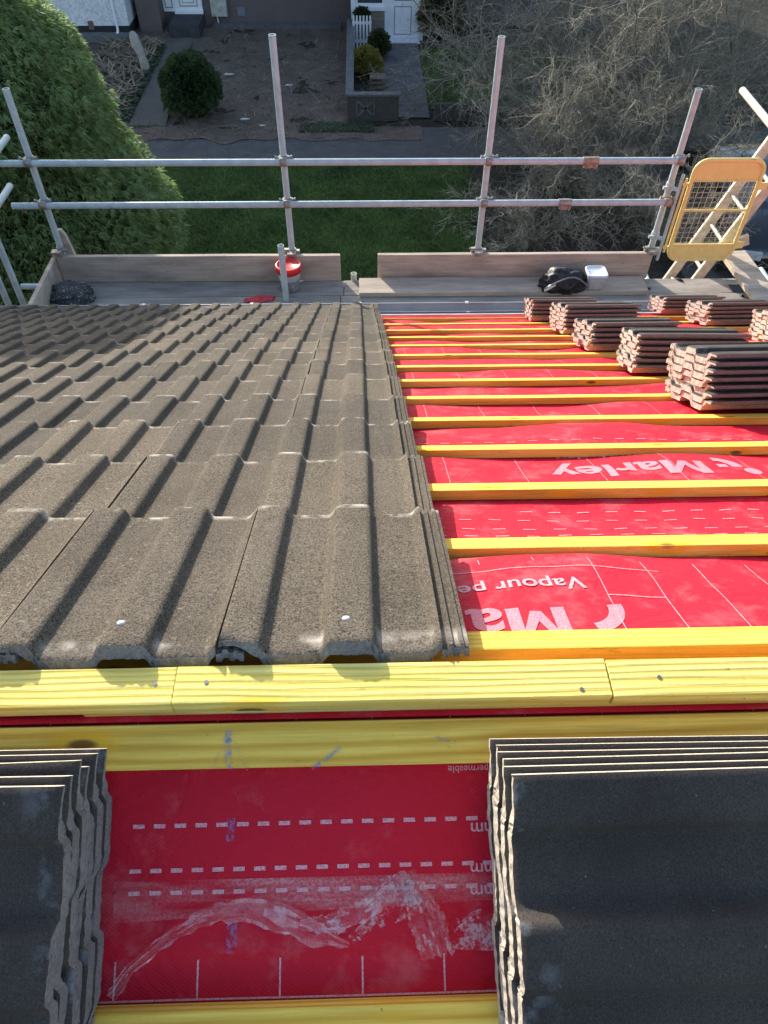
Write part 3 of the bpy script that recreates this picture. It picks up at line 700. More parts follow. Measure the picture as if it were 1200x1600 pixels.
for px, py, zc, wd in ((922, 256, 5.517, .115), (882, 320, 5.199, .10)):    # joint sleeves on the rails
    x = ony(px, py, 5.53)[0]; mb = MB(); mb.tube([(x - wd / 2, 5.533, zc), (x + wd / 2, 5.533, zc)], .0295, 14)
    mb.box((x, 5.508, zc - .024), (wd * .9, .02, .03)); 
    for dx in (-.03, .03): mb.tube([(x + dx, 5.51, zc - .03), (x + dx, 5.488, zc - .03)], .009, 6)
    mb.build('rail_sleeve', M_RUST if px == 922 else M_CLAMP, scaf, origin=(x, 5.53, zc))
def board(name, x0, x1, y0, y1, z0, z1, mat, parent=scaf, bev=.004):
    mb = MB(); n = max(2, int(max(x1 - x0, y1 - y0) / .2)); 
    alongx = (x1 - x0) > (y1 - y0); sd = random.random() * 30; vs = []
    for i in range(n + 1):
        t = i / n
        if alongx:
            x = x0 + (x1 - x0) * t; w = .004 * nz(x * 1.3, sd); sec = [(x, y0 + w, z0), (x, y1 + w, z0), (x, y1 + w, z1 + w * .6), (x, y0 + w, z1 + w * .6)]
        else:
            y = y0 + (y1 - y0) * t; w = .004 * nz(y * 1.3, sd); sec = [(x0 + w, y, z0), (x1 + w, y, z0), (x1 + w, y, z1 + w * .6), (x0 + w, y, z1 + w * .6)]
        vs += sec
    fs = [(i * 4 + j, i * 4 + (j + 1) % 4, i * 4 + 4 + (j + 1) % 4, i * 4 + 4 + j) for i in range(n) for j in range(4)] + [(0, 1, 2, 3), tuple(n * 4 + q for q in range(4))]
    mb.add(vs, fs); ob = mb.build(name, mat, parent, origin=((x0 + x1) / 2, (y0 + y1) / 2, (z0 + z1) / 2), recalc=True); return bevel(ob, bev, 2)
for (x0, x1, y0, y1) in ((-2.46, -.165, 5.292, 5.513), (-.158, 3.05, 5.292, 5.513), (-2.46, -.19, 5.064, 5.286), (-.183, 3.35, 5.064, 5.286), (-2.46, .6, 4.838, 5.058), (.607, 3.35, 4.838, 5.058)):
    board('deck_board', x0, x1, y0, y1, 4.512, DZ, M_DECK)
board('toe_board', -2.475, -.186, 5.517, 5.555, 4.548, 4.775, M_BOARD); board('toe_board', .121, 2.385, 5.517, 5.555, 4.548, 4.775, M_BOARD)
board('toe_board', -2.515, -2.48, 4.75, 5.60, 4.548, 4.765, M_BOARD)
# clipped end of the corner board, standing above the side toe board
mb = MB(); pl = [(-2.45, 4.60), (-2.45, 4.93), (-2.435, 4.955), (-2.40, 4.958), (-2.375, 4.90), (-2.35, 4.70), (-2.35, 4.60)]
mb.prism(pl, 5.605, 5.640, lambda a, b, c: (a, c, b)); mb.build('toe_board', M_BOARD, scaf, origin=(-2.4, 5.62, 4.8), recalc=True)
# loose boards
lb = board('scaffold_board', -.035, 2.33, 5.262, 5.487, 4.5525, 4.590, M_BOARD, None)
tag(lb, 'weathered loose board lying flat against the right toe board, its end at the gap', 'scaffold board')
rb = board('scaffold_board', 3.10, 3.325, 4.62, 5.80, 4.60, 4.638, M_BOARD, None); rb.rotation_euler.z = R(2.5)
tag(rb, 'weathered plank lying across the platform to the right of the yellow gate', 'scaffold board')
qs = ony(1150, 380, 5.7); mb = MB(); mb.box(qs, (.20, .038, .09), [[.92, 0, .38], [0, 1, 0], [-.38, 0, .92]]); o = mb.build('timber_offcut', M_BOARD, None, origin=qs); bevel(o, .004)
tag(o, 'short grey timber end poking out below the lower right corner of the yellow gate', 'timber offcut')

# yellow ladder gate
gate = empty('gate', (2.48, 5.50, 4.72), 'yellow steel ladder gate with wire mesh centre and chipped paint', 'gate')
gx0, gx1, gz0, gz1, gyy = 2.495, 3.018, 4.735, 5.535, 5.497
def rrect(x0, x1, z0, z1, r, n=7):
    pts = []
    for cx, cz, a0 in ((x1 - r, z1 - r, 0), (x0 + r, z1 - r, 90), (x0 + r, z0 + r, 180), (x1 - r, z0 + r, 270)):
        for i in range(n + 1):
            a = R(a0 + 90 * i / n); pts.append((cx + r * math.cos(a), cz + r * math.sin(a)))
    return pts
pts = rrect(gx0, gx1, gz0, gz1, .09); pts3 = [(a, gyy, b) for a, b in pts]; pts3.append(pts3[0]); 
mb = MB(); mb.tube(pts3 + [pts3[1]], .0165, 10, cap=False); mb.build('gate_frame', M_YEL, gate, origin=(2.75, gyy, 5.1))
inn = rrect(gx0 + .012, gx1 - .012, gz0 + .012, gz1 - .012, .08)
for lo, hi in ((5.385, 9), (0, 4.868)):
    pp = [(a, min(max(b, lo), hi)) for a, b in inn]; pq = []
    for q in pp:
        if not pq or abs(q[0] - pq[-1][0]) + abs(q[1] - pq[-1][1]) > 1e-4: pq.append(q)
    mb = MB(); mb.prism(pq, gyy - .002, gyy + .002, lambda a, b, c: (a, c, b)); zz = lo if lo else hi; mb.box((2.757, gyy - .004, zz), (gx1 - gx0 - .03, .012, .008)); mb.build('gate_panel', M_YEL, gate, origin=(2.75, gyy, 5.1), recalc=True)
mb = MB(); mb.tube([(gx0 + .01, gyy, 5.15), (gx1 - .01, gyy, 5.15)], .010, 8); mb.build('cross_bar', M_YEL, gate, origin=(2.75, gyy, 5.1))
mb = MB()
for i in range(11):
    x = gx0 + .03 + i * (gx1 - gx0 - .06) / 10; mb.tube([(x, gyy + .012, 4.86), (x + .004, gyy + .012 + .004 * nz(i), 5.39)], .0021, 5)
for i in range(13):
    z = 4.875 + i * .041; mb.tube([(gx0 + .012, gyy + .015, z), (gx1 - .012, gyy + .015, z + .003 * nz(i, 4))], .0021, 5)
mb.build('wire_mesh', M_WIRE, gate, origin=(2.75, gyy, 5.1))
mb = MB(); mb.tube([(2.455, gyy, 4.80), (2.455, gyy, 5.40)], .010, 8)
for z in (4.84, 5.355): mb.box((2.475, gyy, z), (.07, .016, .022))
mb.build('hinge_bar', M_YEL, gate, origin=(2.455, gyy, 5.1))
mb = MB(); mb.tube([(2.428, gyy + .02, 4.72), (2.428, gyy + .02, 5.42)], .013, 10, hollow=False)
for z in (4.90, 5.30):
    mb.tube([(2.378, 5.585, z - .03), (2.378, 5.585, z + .03)], .031, 12); mb.tube([(2.378, 5.57, z), (2.43, gyy + .02, z)], .016, 8); mb.box((2.345, 5.56, z), (.05, .02, .02))
mb.build('hinge_post', M_GALV, gate, origin=(2.43, gyy, 5.1))
for zl in (5.34, 4.86): mb = MB(); mb.box((3.055, gyy, zl), (.07, .012, .055)); mb.build('latch_plate', M_YEL, gate, origin=(3.05, gyy, zl))

# ladder outside the platform, leaning to the right
lad = empty('ladder', (1.2, 5.8, 0), 'long dull metal ladder rising behind the yellow gate', 'ladder')
a1, a2 = ony(1048, 430, 5.98), ony(1197, 230, 5.98); b1, b2 = ony(1105, 427, 5.62), ony(1200, 297, 5.62)
slope = ((a2[0] - a1[0]) / (a2[2] - a1[2]))
def lx_(z, base): return base[0] + (z - base[2]) * slope
dirv = np.array([slope, 0, 1.]); dirv /= np.linalg.norm(dirv); perp = np.array([1, 0, -slope]); perp /= np.linalg.norm(perp)
ZT = 6.4; ln = ZT / dirv[2]
mids = []
b1x = a1 + np.array([0, -.36, 0]); 
for nme, base in (('stile', a1), ('stile', b1x)):
    c0 = np.array([lx_(ZT / 2, base), base[1], ZT / 2]); mb = MB(); mb.box(c0, (.085, .03, ln), [perp, [0, 1, 0], dirv]); o = mb.build(nme, M_ALU, lad, origin=c0); bevel(o, .004)
zc = .3
while zc < ZT - .1:
    x = lx_(zc, a1); mb = MB(); mb.tube([(x, a1[1] - .345, zc), (x, a1[1] - .015, zc)], .016, 10); mb.build('rung', M_ALU, lad, origin=(x, a1[1] - .18, zc)); zc += .25

# things lying on the platform
tub = empty('bucket', (-.60, 5.40, DZ), 'clear plastic tub of grey nails with a red lid', 'tub')
def lathe(prof, c, n=28, square=0.):
    mb = MB(); vs = []
    for rr, zz in prof:
        for j in range(n):
            a = 2 * math.pi * j / n
            q = 1. if not square else 1 / (abs(math.cos(a)) ** square + abs(math.sin(a)) ** square) ** (1 / square)
            vs.append((c[0] + rr * q * math.cos(a), c[1] + rr * q * math.sin(a), c[2] + zz))
    mb.add(vs, [(i * n + j, i * n + (j + 1) % n, (i + 1) * n + (j + 1) % n, (i + 1) * n + j) for i in range(len(prof) - 1) for j in range(n)], 0, True)
    mb.add(vs[-n:], [tuple(range(n))], 0); return mb
M_RED = simple('red_lid_plastic', (.72, .02, .025), .4, .12, 9); 
def m_nails():
    t = NT('nails_through_plastic'); v = t.coord('Object'); n = t.vor(v, 90.); g = t.noise(v, 160., 3, .7)
    c = t.ramp(g, [(.35, (.05, .05, .055)), (.5, (.22, .23, .25)), (.68, (.6, .6, .6))]); return t.fin(c, .25, t.bump(n, .3, .003), spec=.6)
M_NAILS = m_nails()
M_CLR = simple('cloudy_plastic', (.46, .46, .47), .3, .2, 14)
c0 = (-.60, 5.40, DZ)
lathe([(.001, 0), (.074, 0), (.080, .02), (.086, .105)], c0).build('tub_contents', M_NAILS, tub, origin=c0)
lathe([(.0865, .105), (.095, .175), (.096, .185)], c0).build('tub_wall', M_CLR, tub, origin=c0)
lathe([(.097, .168), (.104, .166), (.106, .212), (.100, .220), (.090, .220), (.086, .210), (.001, .209)], c0).build('lid', M_RED, tub, origin=c0)
mb = MB(); q = onz(405, 468, DZ + .004); vs = []
for i in range(15):
    for j in range(7):
        u, v = i / 14 - .5, j / 6 - .5; x = q[0] + u * .24 + .03 * nz(i * .7, j); y = q[1] + v * .1 * (1 - abs(u) * .9) + .035 * u + .01 * nz(j, i * .8)
        vs.append((x, y, DZ + .004 + .028 * abs(nz(i * .5, j * .8, 2)) * (1 - abs(u))))
mb.add(vs, [(i * 7 + j, (i + 1) * 7 + j, (i + 1) * 7 + j + 1, i * 7 + j + 1) for i in range(14) for j in range(6)], 0, True); o = mb.build('rag', simple('red_plastic_sheet', (.6, .03, .05), .45, .25, 15), None, origin=q)
md = o.modifiers.new('thick', 'SOLIDIFY'); md.thickness = .003
tag(o, 'crumpled red plastic rag lying on the platform left of the tub', 'rag')
def blob(name, c, size, mat, seed, label, cat, amp=.25, fr=2.2, crush=.0, sub=4):
    bm = bmesh.new(); bmesh.ops.create_icosphere(bm, subdivisions=sub, radius=1.)
    for v in bm.verts:
        d = v.co.copy(); n_ = nz(d.x * fr + seed, d.y * fr, d.z * fr) * amp + nz(d.x * fr * 3 + seed, d.y * fr * 3, d.z * fr * 3) * amp * .4
        rdg = -abs(nz(d.x * fr * 2 - seed, d.y * fr * 1.4, d.z * fr * 2)) * crush
        q = d * (1 + n_ + rdg); v.co = Vector((q.x * size[0], q.y * size[1], max(-.001, q.z * size[2] + size[2] * .35)))
    for f in bm.faces: f.smooth = True
    me = bpy.data.meshes.new(name); bm.to_mesh(me); bm.free(); me.materials.append(mat)
    o = bpy.data.objects.new(name, me); COL.objects.link(o); o.location = Vector(c); return tag(o, label, cat) if label else o
def m_sack():
    t = NT('speckled_grey_rubble'); v = t.coord('Object'); n = t.noise(v, 18., 6, .7); f = t.vor(v, 55.); 
    c = t.ramp(n, [(.3, (.035, .037, .037)), (.7, (.09, .092, .09))]); c = t.mix(c, (.5, .49, .45), t.math('MULTIPLY', t.ramp(f, [(.22, 1.), (.3, 0.)]), t.ramp(n, [(.45, 0.), (.52, 1.)])))
    return t.fin(c, .85, t.bump(n, .6, .012))
q = onz(112, 474, DZ); blob('rubble_sack', (q[0], 5.26, DZ), (.165, .15, .09), m_sack(), 4, 'dark speckled sack of rubble in the left corner of the platform', 'sack', .30, 3.4)
M_BLK = simple('black_fabric', (.010, .011, .014), .55, .5, 20, 60, .4, .004, spec=.5)
bag = blob('bag', (1.63, 5.33, DZ + .04), (.205, .13, .125), M_BLK, 9, 'slumped black fabric bag on the boards beside the pale tub', 'bag', .22, 1.8, .35)
mb = MB(); pts = [(-.17 + .045 * i, -.105 - .02 * math.sin(i * .7), .05 + .10 * math.sin(i / 8 * math.pi)) for i in range(9)]
mb.tube([np.array(bag.location) + np.array(p) for p in pts], .007, 6); mb.build('strap', simple('grey_webbing', (.16, .16, .17), .6, .2, 40), bag)
mb = MB(); mb.tube([np.array(bag.location) + np.array(p) for p in ((-.165, -.10, .03), (-.13, -.115, .075), (-.09, -.11, .085))], [.012, .018, .008], 8); mb.build('bottle_neck', simple('shiny_white_plastic', (.7, .7, .68), .25, .1, 9), bag)
box = empty('food_tub', (1.885, 5.33, DZ + .04), 'small clear plastic food tub with a pale blue-white lid beside the black bag', 'tub')
M_LID = simple('milky_lid', (.62, .70, .76), .3, .06, 8); 
def m_clear():
    t = NT('clear_tub_wall'); n = t.noise(t.coord('Object'), 25., 3); return t.fin((.62, .66, .70), .2, None, Alpha=t.ramp(n, [(.3, .45), (.7, .7)]))
c0 = (1.885, 5.33, DZ + .041)
lathe([(.001, 0), (.058, 0), (.064, .02), (.076, .128)], c0, 40, 6).build('tub_wall', m_clear(), box, origin=c0)
lathe([(.078, .118), (.083, .120), (.084, .138), (.080, .142), (.072, .142), (.068, .138), (.001, .138)], c0, 40, 6).build('lid', M_LID, box, origin=c0)
for i, (px, py) in enumerate(((1062, 437), (1012, 451), (1003, 452), (1160, 462))):
    q = onz(px, py, DZ + .004); o = blob('debris', (q[0], q[1], DZ + .001), (.035 - .006 * i, .014 if i == 0 else .018, .010), M_BLK, 20 + i, None, None, .4, sub=2); o.rotation_euler.z = -.7 if i == 0 else .3
    tag(o, ['black glove-like scrap on the sunlit patch of platform', 'larger dark crumb on the platform right of the food tub', 'smaller dark crumb on the platform right of the food tub', 'dark crumb on the boards next to the crosswise plank'][i], 'debris', 'dark scraps on the platform')

exec_bg = True
# ------------------------------------------------------------------ ground level
def sheet(name, x0, x1, y0, y1, z, mat, nx=2, ny=2, amp=0., kind='structure', edge=0., seed=0):
    mb = MB(); vs = []
    for j in range(ny + 1):
        for i in range(nx + 1):
            x = x0 + (x1 - x0) * i / nx; y = y0 + (y1 - y0) * j / ny; e = i in (0, nx) or j in (0, ny)
            dx = edge * nz(y * 1.3, seed, 1) if i in (0, nx) else 0; dy = edge * nz(x * 1.3, seed, 2) if j in (0, ny) else 0
            vs.append((x + dx, y + dy, z + (0 if e else amp * (nz(x * 1.5, y * 1.5, seed) + .5 * nz(x * 5, y * 5, seed) + .35 * nz(x * 13, y * 13, seed)))))
    mb.add(vs, [(j * (nx + 1) + i, j * (nx + 1) + i + 1, (j + 1) * (nx + 1) + i + 1, (j + 1) * (nx + 1) + i) for j in range(ny) for i in range(nx)], 0, True)
    return tag(mb.build(name, mat), kind=kind)
def m_soil(name, a, b, fl, sc=6.):
    t = NT(name); v = t.coord('Object'); n = t.noise(v, sc * .25, 6, .7); f = t.noise(v, sc * 4, 5, .75); g = t.noise(v, sc * 11, 3, .7)
    c = t.ramp(n, [(.3, a), (.7, b)]); c = t.mix(c, t.ramp(f, [(.35, .35), (.6, 1.)]), .8, 'MULTIPLY'); c = t.mix(c, fl, t.ramp(g, [(.62, 0.), (.72, .8)]))
    return t.fin(c, .95, t.bump(f, .9, .06), spec=.1)
M_SOIL = m_soil('leaf_strewn_soil', (.18, .145, .118), (.30, .245, .198), (.50, .43, .345))
M_LITTER = m_soil('damp_leaf_litter', (.055, .05, .04), (.10, .088, .07), (.20, .165, .12), 8)
M_GRAVEL = m_soil('brown_gravel', (.13, .105, .085), (.21, .17, .14), (.32, .28, .23), 9)
def m_lawn():
    t = NT('mown_lawn'); v = t.coord('Object'); n = t.noise(v, .9, 6, .65); f = t.noise(v, 26., 4, .7)
    c = t.ramp(n, [(.3, (.050, .098, .022)), (.7, (.104, .16, .040))]); c = t.mix(c, t.ramp(f, [(.35, .3), (.62, 1.)]), .75, 'MULTIPLY'); return t.fin(c, .95, t.bump(f, .8, .04), spec=.1)
M_LAWN = m_lawn()
M_TARMAC = m_soil('worn_tarmac', (.15, .152, .157), (.205, .205, .205), (.28, .275, .27), 10)
M_PATH = m_soil('garden_path_concrete', (.19, .172, .15), (.27, .245, .215), (.33, .30, .265), 7)
sheet('ground', -70, 70, -40, 110, -.02, M_LITTER)
sheet('garden_soil', -12.5, -.36, 20.4, 29.0, .012, M_SOIL, 110, 80, .07, seed=2)
sheet('verge_soil', -12.5, 1.6, 19.55, 20.42, .034, M_SOIL, 110, 10, .02, edge=.35, seed=12)
sheet('gravel_bed', -10.5, -6.95, 22.3, 27.5, .03, M_GRAVEL, 20, 30, .02, seed=7)
sheet('lawn', -9, 2.4, 8.0, 18.35, .0, M_LAWN, 40, 40, .03, edge=.12, seed=4)
sheet('lawn', 1.9, 6.5, 21.6, 26.6, .008, M_LAWN, 30, 30, .03, edge=.1, seed=5)
sheet('pavement', -30, 30, 18.45, 20.35, .02, M_TARMAC, 60, 4, .01, edge=.0, seed=6)
sheet('driveway', 6.4, 14, 9.5, 18.45, .0, M_TARMAC, 8, 8, .004)
sheet('garden_path', .62, 1.85, 21.0, 27.0, .026, simple('grey_path_slabs', (.115, .112, .115), .9, .25, 5, 30, .4, .01), 6, 20, .008, edge=.03)
mb = MB(); L_ = [(-6.05, 20.4), (-5.1, 20.4), (-5.25, 22.5), (-5.4, 25.2), (-5.35, 26.9), (-6.35, 26.9), (-6.3, 25.2), (-6.1, 22.5)]
mb.add([(a, b, .075) for a, b in L_] , [tuple(range(8))]); mb.add([(a, b, z) for z in (-.02, .075) for a, b in L_], [(i, (i + 1) % 8, 8 + (i + 1) % 8, 8 + i) for i in range(8)]); tag(mb.build('garden_path', M_PATH), kind='structure')
M_STONE = simple('grey_kerb_stone', (.13, .13, .125), .9, .3, 8, 40, .5, .01)
mb = MB()
for i in range(24): mb.box((-13.5 + i * .9, 18.43, .015), (.885, .12, .05))
tag(mb.build('kerb_edging', M_STONE), kind='structure')
# grass blades
def blades(name, n, area, hgt, mat, z=0.):
    x0, x1, y0, y1 = area; mb = MB(); xs_ = rng.uniform(x0, x1, n); ys_ = rng.uniform(y0, y1, n); vs = []; fs = []
    for i in range(n):
        x, y = xs_[i], ys_[i]; a = rng.uniform(0, 6.28); w = .012; h = hgt * rng.uniform(.5, 1.2); lx2, ly2 = rng.normal(0, .03, 2)
        k = len(vs); vs += [(x - w * math.cos(a), y - w * math.sin(a), z), (x + w * math.cos(a), y + w * math.sin(a), z), (x + lx2, y + ly2, z + h)]; fs.append((k, k + 1, k + 2))
    mb.add(vs, fs); return tag(mb.build(name, mat), kind='stuff')
M_BLADE = simple('grass_blade', (.088, .150, .036), .8, .55, 1.1, detail=6)
blades('grass', 42000, (-5.2, 2.6, 12.6, 18.4), .07, M_BLADE); blades('grass', 9000, (2.0, 6.2, 21.7, 26.4), .09, M_BLADE)
# dead leaves and stalks in the beds
def litter(name, n, area, mat, smin, smax, z=.05, stalk=False):
    x0, x1, y0, y1 = area; vs = []; fs = []
    for i in range(n):
        x, y = rng.uniform(x0, x1), rng.uniform(y0, y1); a = rng.uniform(0, 6.28); s1 = rng.uniform(smin, smax); s2_ = s1 * (.5 if not stalk else .08); t = rng.normal(0, .5); zz = z + rng.uniform(0, .05)
        ca, sa = math.cos(a), math.sin(a); k = len(vs)
        for u, v in ((-1, -.3), (0, -1), (1, .2), (0, 1)): vs.append((x + ca * u * s1 - sa * v * s2_, y + sa * u * s1 + ca * v * s2_, zz + u * s1 * t * .6 + abs(v) * s2_ * .3))
        fs.append((k, k + 1, k + 2, k + 3))
    mb = MB(); mb.add(vs, fs); return tag(mb.build(name, mat), kind='stuff')
M_LEAF = simple('dead_leaf', (.15, .11, .075), .85, .6, 2.5, detail=6); M_STALK = simple('dead_stalk', (.27, .21, .14), .85, .5, 2.5)
litter('dead_leaves', 7500, (-5.0, -.4, 20.6, 28.6), M_LEAF, .010, .038); litter('dead_stalks', 420, (-4.9, -.4, 20.6, 28.6), M_STALK, .04, .2, stalk=True)
litter('dead_leaves', 1500, (-8.2, -6.2, 20.7, 27.2), M_LEAF, .03, .08); litter('dead_stalks', 700, (-8.0, -6.3, 20.8, 27.0), M_STALK, .1, .45, z=.12, stalk=True)
litter('dead_leaves', 3500, (2.6, 10, 13.0, 18.4), M_LEAF, .008, .026, z=.0)
M_WEED = simple('weed_leaf', (.035, .065, .025), .8, .4, 3)
litter('dead_leaves', 1600, (-6.5, 1.2, 19.5, 20.6), M_LEAF, .012, .045, z=.05); litter('dead_leaves', 500, (-6.5, 2.5, 18.5, 19.6), M_LEAF, .012, .04, z=.03); litter('weeds', 2600, (-6.9, -6.1, 20.7, 26.5), M_WEED, .03, .09, z=.08); litter('moss', 2500, (-1.6, .35, 20.0, 20.6), M_WEED, .02, .05, z=.03)
# small pale litter
M_WHITE = simple('white_litter', (.62, .62, .60), .6, .1, 10)
def scrap(px, py, s, lab, seed):
    q = onz(px, py, .08); mb = MB(); vs = [(q[0] + s * a + .2 * s * nz(seed, i), q[1] + s * b * .6, .09 + s * .4 * abs(nz(i, seed))) for i, (a, b) in enumerate(((-1, -.4), (.1, -.7), (1, .1), (.2, .5), (-.6, .8)))]
    mb.add(vs + [(a, b, c - .012) for a, b, c in vs], [(0, 1, 2, 3, 4), (5, 9, 8, 7, 6)] + [(i, 5 + i, 5 + (i + 1) % 5, (i + 1) % 5) for i in range(5)]); tag(mb.build('litter', M_WHITE, None, origin=q), lab, 'litter', 'pale scraps in the garden')
scrap(358, 116, .16, 'white scrap of litter on the soil right of the round bush', 3); scrap(452, 133, .12, 'pale scrap on the dark soil just right of the tall scaffold pole', 5); scrap(383, 186, .13, 'greyish scrap at the front of the dug soil', 6); scrap(410, 196, .08, 'tiny white scrap near the pavement edge of the soil', 7)
# carved stone / stump
q = onz(228, 112, .05)
mb = MB(); prof = [(q[0] + .02, .05, .11), (q[0], .25, .13), (q[0] - .04, .5, .10), (q[0] - .12, .72, .15), (q[0] - .17, .95, .13), (q[0] - .18, 1.06, .06)]
mb.tube([(a, q[1] + .1 * b, b) for a, b, c in prof], [c for a, b, c in prof], 10); o = mb.build('stone_post', simple('pale_weathered_stone', (.42, .38, .32), .9, .3, 6, 20, .6, .02), None, origin=q); tag(o, 'pale crooked stone post standing in the weeds left of the garden path', 'stone post')

# ------------------------------------------------------------------ houses opposite
def m_render(name, c, sc, bd=.02, var=.3):
    t = NT(name); v = t.coord('Object'); n = t.noise(v, 1.5, 5); f = t.noise(v, sc, 3, .7)
    cc = t.ramp(n, [(.3, [q * .9 for q in c]), (.7, c)]); cc = t.mix(cc, t.ramp(f, [(.38, .55), (.55, 1.)]), var * 2, 'MULTIPLY'); return t.fin(cc, .92, t.bump(f, .8, bd), spec=.15)
M_RWHITE = m_render('white_pebbledash', (.80, .81, .83), 14.); M_RDARK = m_render('dark_brown_pebbledash', (.175, .145, .142), 34., var=.25)
M_PLINTH = simple('black_painted_plinth', (.022, .024, .026), .8, .3, 6, 30, .4, .01); M_UPVC = simple('white_door_plastic', (.80, .82, .84), .4, .06, 3)
M_ROOFT = simple('dull_roof_tiles', (.10, .085, .075), .9, .3, 3, 12, .6, .03)
M_GLASS = NT('window_glass'); M_GLASS = M_GLASS.fin((.06, .07, .08), .08, None, spec=.8)
M_DKSTEP = simple('dark_step_concrete', (.045, .045, .048), .9, .3, 4, 20, .4, .01); M_LINE = simple('panel_groove', (.28, .31, .34), .5, .1, 3)
def bx(name, x0, x1, y0, y1, z0, z1, mat, parent, bev=0.):
    c = ((x0 + x1) / 2, (y0 + y1) / 2, (z0 + z1) / 2); mb = MB(); mb.box(c, (x1 - x0, y1 - y0, z1 - z0)); o = mb.build(name, mat, parent, origin=c)
    return bevel(o, bev) if bev else o
def roofo(parent, x0, x1, y0, y1, ze, zr, mat=M_ROOFT, ov=.35):
    ym = (y0 + y1) / 2; th = .14
    mb = MB(); mb.prism([(y0 - ov, ze - .15), (ym, zr), (y1 + ov, ze - .15), (y1 + ov, ze - .02), (ym, zr + th), (y0 - ov, ze - .02)], x0 - .15, x1 + .15, lambda a, b, c: (c, a, b)); return mb.build('roof', mat, parent, recalc=True)
def windowo(parent, x0, x1, y, z0, z1):
    f = bx('window', x0, x1, y - .04, y + .03, z0, z1, M_UPVC, parent); xm = (x0 + x1) / 2
    for a, b in ((x0 + .07, xm - .03), (xm + .03, x1 - .07)): 
        o = bx('pane', a, b, y - .046, y - .0405, z0 + .07, z1 - .07, M_GLASS, None); o.parent = f; o.location = o.location - wloc(f)
# white house
wh = empty('house', (-10.5, 27.6, 0), 'white pebbledashed house with a black plinth and thin white downpipe', 'house')
HX = ony(204, 49, 27.6)[0]
bx('wall', -14.5, HX, 27.6, 34.5, .34, 5.3, M_RWHITE, wh); bx('plinth', -14.5, HX - .03, 27.63, 34.4, 0, .34, M_PLINTH, wh)
roofo(wh, -14.5, HX, 27.6, 34.5, 5.3, 7.9); 
p0, p1 = ony(174, -5, 27.5), ony(186, 56, 27.5)
mb = MB(); mb.tube([(p1[0], 27.53, 5.0), (p1[0], 27.53, .33), (p1[0], 27.50, .22), (p1[0] - .02, 27.40, .15)], .04, 10); mb.build('downpipe', M_UPVC, wh, origin=(p1[0], 27.5, 2))
v0 = ony(143, 43, 27.58); mb = MB(); mb.box((v0[0], 27.585, v0[2] + .06), (.17, .02, .24)); mb.build('air_brick', simple('brown_vent', (.16, .10, .08), .8, .2, 12), wh, origin=v0)
windowo(wh, -11.6, -9.9, 27.6, 1.2, 2.4); windowo(wh, -11.6, -9.9, 27.6, 3.5, 4.6)
mb = MB(); mb.box((-9.2, 27.3, .08), (3.6, .5, .2)); o = mb.build('step_kerb', M_STONE, wh)
# dark house
dh = empty('house', (-3.5, 28.9, 0), 'dark brown pebbledashed house with a white panelled front door up a step', 'house')
WX0, WX1 = -7.2, -.32
bx('wall', WX0, WX1, 28.9, 35.5, 0, 5.4, M_RDARK, dh); roofo(dh, WX0, WX1, 28.9, 35.5, 5.4, 8.3)
windowo(dh, -4.0, -2.0, 28.9, 1.35, 2.6); windowo(dh, -4.0, -2.2, 28.9, 3.6, 4.7); windowo(dh, -6.4, -5.4, 28.9, 3.6, 4.7)
dz0 = .42; dx0, dx1 = ony(250, 20, 28.7)[0] + .12, ony(319, 37, 28.7)[0]
dr = bx('door', dx0, dx1, 28.82, 28.896, dz0, dz0 + 2.1, M_UPVC, dh)
def child_box(par, root, name, x0, x1, y0, y1, z0, z1, mat):
    o = bx(name, x0, x1, y0, y1, z0, z1, mat, None); o.parent = par; o.location = o.location - wloc(par); return o
dw = dx1 - dx0; ms = dx0 + dw * .30
child_box(dr, dh, 'door_post', ms - .03, ms + .03, 28.80, 28.8195, dz0, dz0 + 2.1, M_UPVC)
for (a, b, z0, z1) in ((dx0 + .06, ms - .07, .1, .8), (ms + .16, dx1 - .14, .14, .85), (ms + .16, dx1 - .14, 1.05, 1.9)):
    child_box(dr, dh, 'panel_moulding', a, b, 28.808, 28.8195, dz0 + z0, dz0 + z1, M_LINE); child_box(dr, dh, 'door_panel', a + .035, b - .035, 28.800, 28.8078, dz0 + z0 + .035, dz0 + z1 - .035, M_UPVC); 
    if b - a > .3: child_box(dr, dh, 'panel_moulding', a + .1, b - .1, 28.796, 28.7998, dz0 + z0 + .1, dz0 + z1 - .1, M_LINE); child_box(dr, dh, 'door_panel', a + .125, b - .125, 28.790, 28.7958, dz0 + z0 + .125, dz0 + z1 - .125, M_UPVC)
child_box(dr, dh, 'sill', ms - .02, dx1 + .02, 28.72, 28.8185, dz0 - .05, dz0 + .03, M_UPVC)
bx('door_step', ms - .05, dx1 + .02, 27.55, 28.895, 0, dz0 - .06, M_DKSTEP, dh)
bx('side_wall', dx0 - .75, dx0 - .02, 28.2, 28.895, 0, 2.6, M_RDARK, dh)
m0, m1 = ony(332, 24, 28.85), ony(356, 22, 28.85)
bx('meter_box', m0[0], m1[0], 28.72, 28.897, m0[2], m0[2] + .62, simple('weathered_meter_box', (.42, .43, .38), .7, .35, 7), dh)
mb = MB(); mb.tube([(m0[0] + .18, 28.83, .02), (m0[0] + .15, 28.83, m0[2])], .025, 8); mb.build('service_pipe', M_UPVC, dh)
g0 = ony(377, 19, 28.88); mb = MB(); mb.box((g0[0], 28.885, g0[2] + .02), (.25, .02, .24)); mb.build('air_brick', simple('blue_grey_vent', (.17, .19, .24), .7, .2, 14), dh)
bx('footing', -4.9, WX1 - .3, 28.45, 28.897, 0, .10, M_STONE, dh)
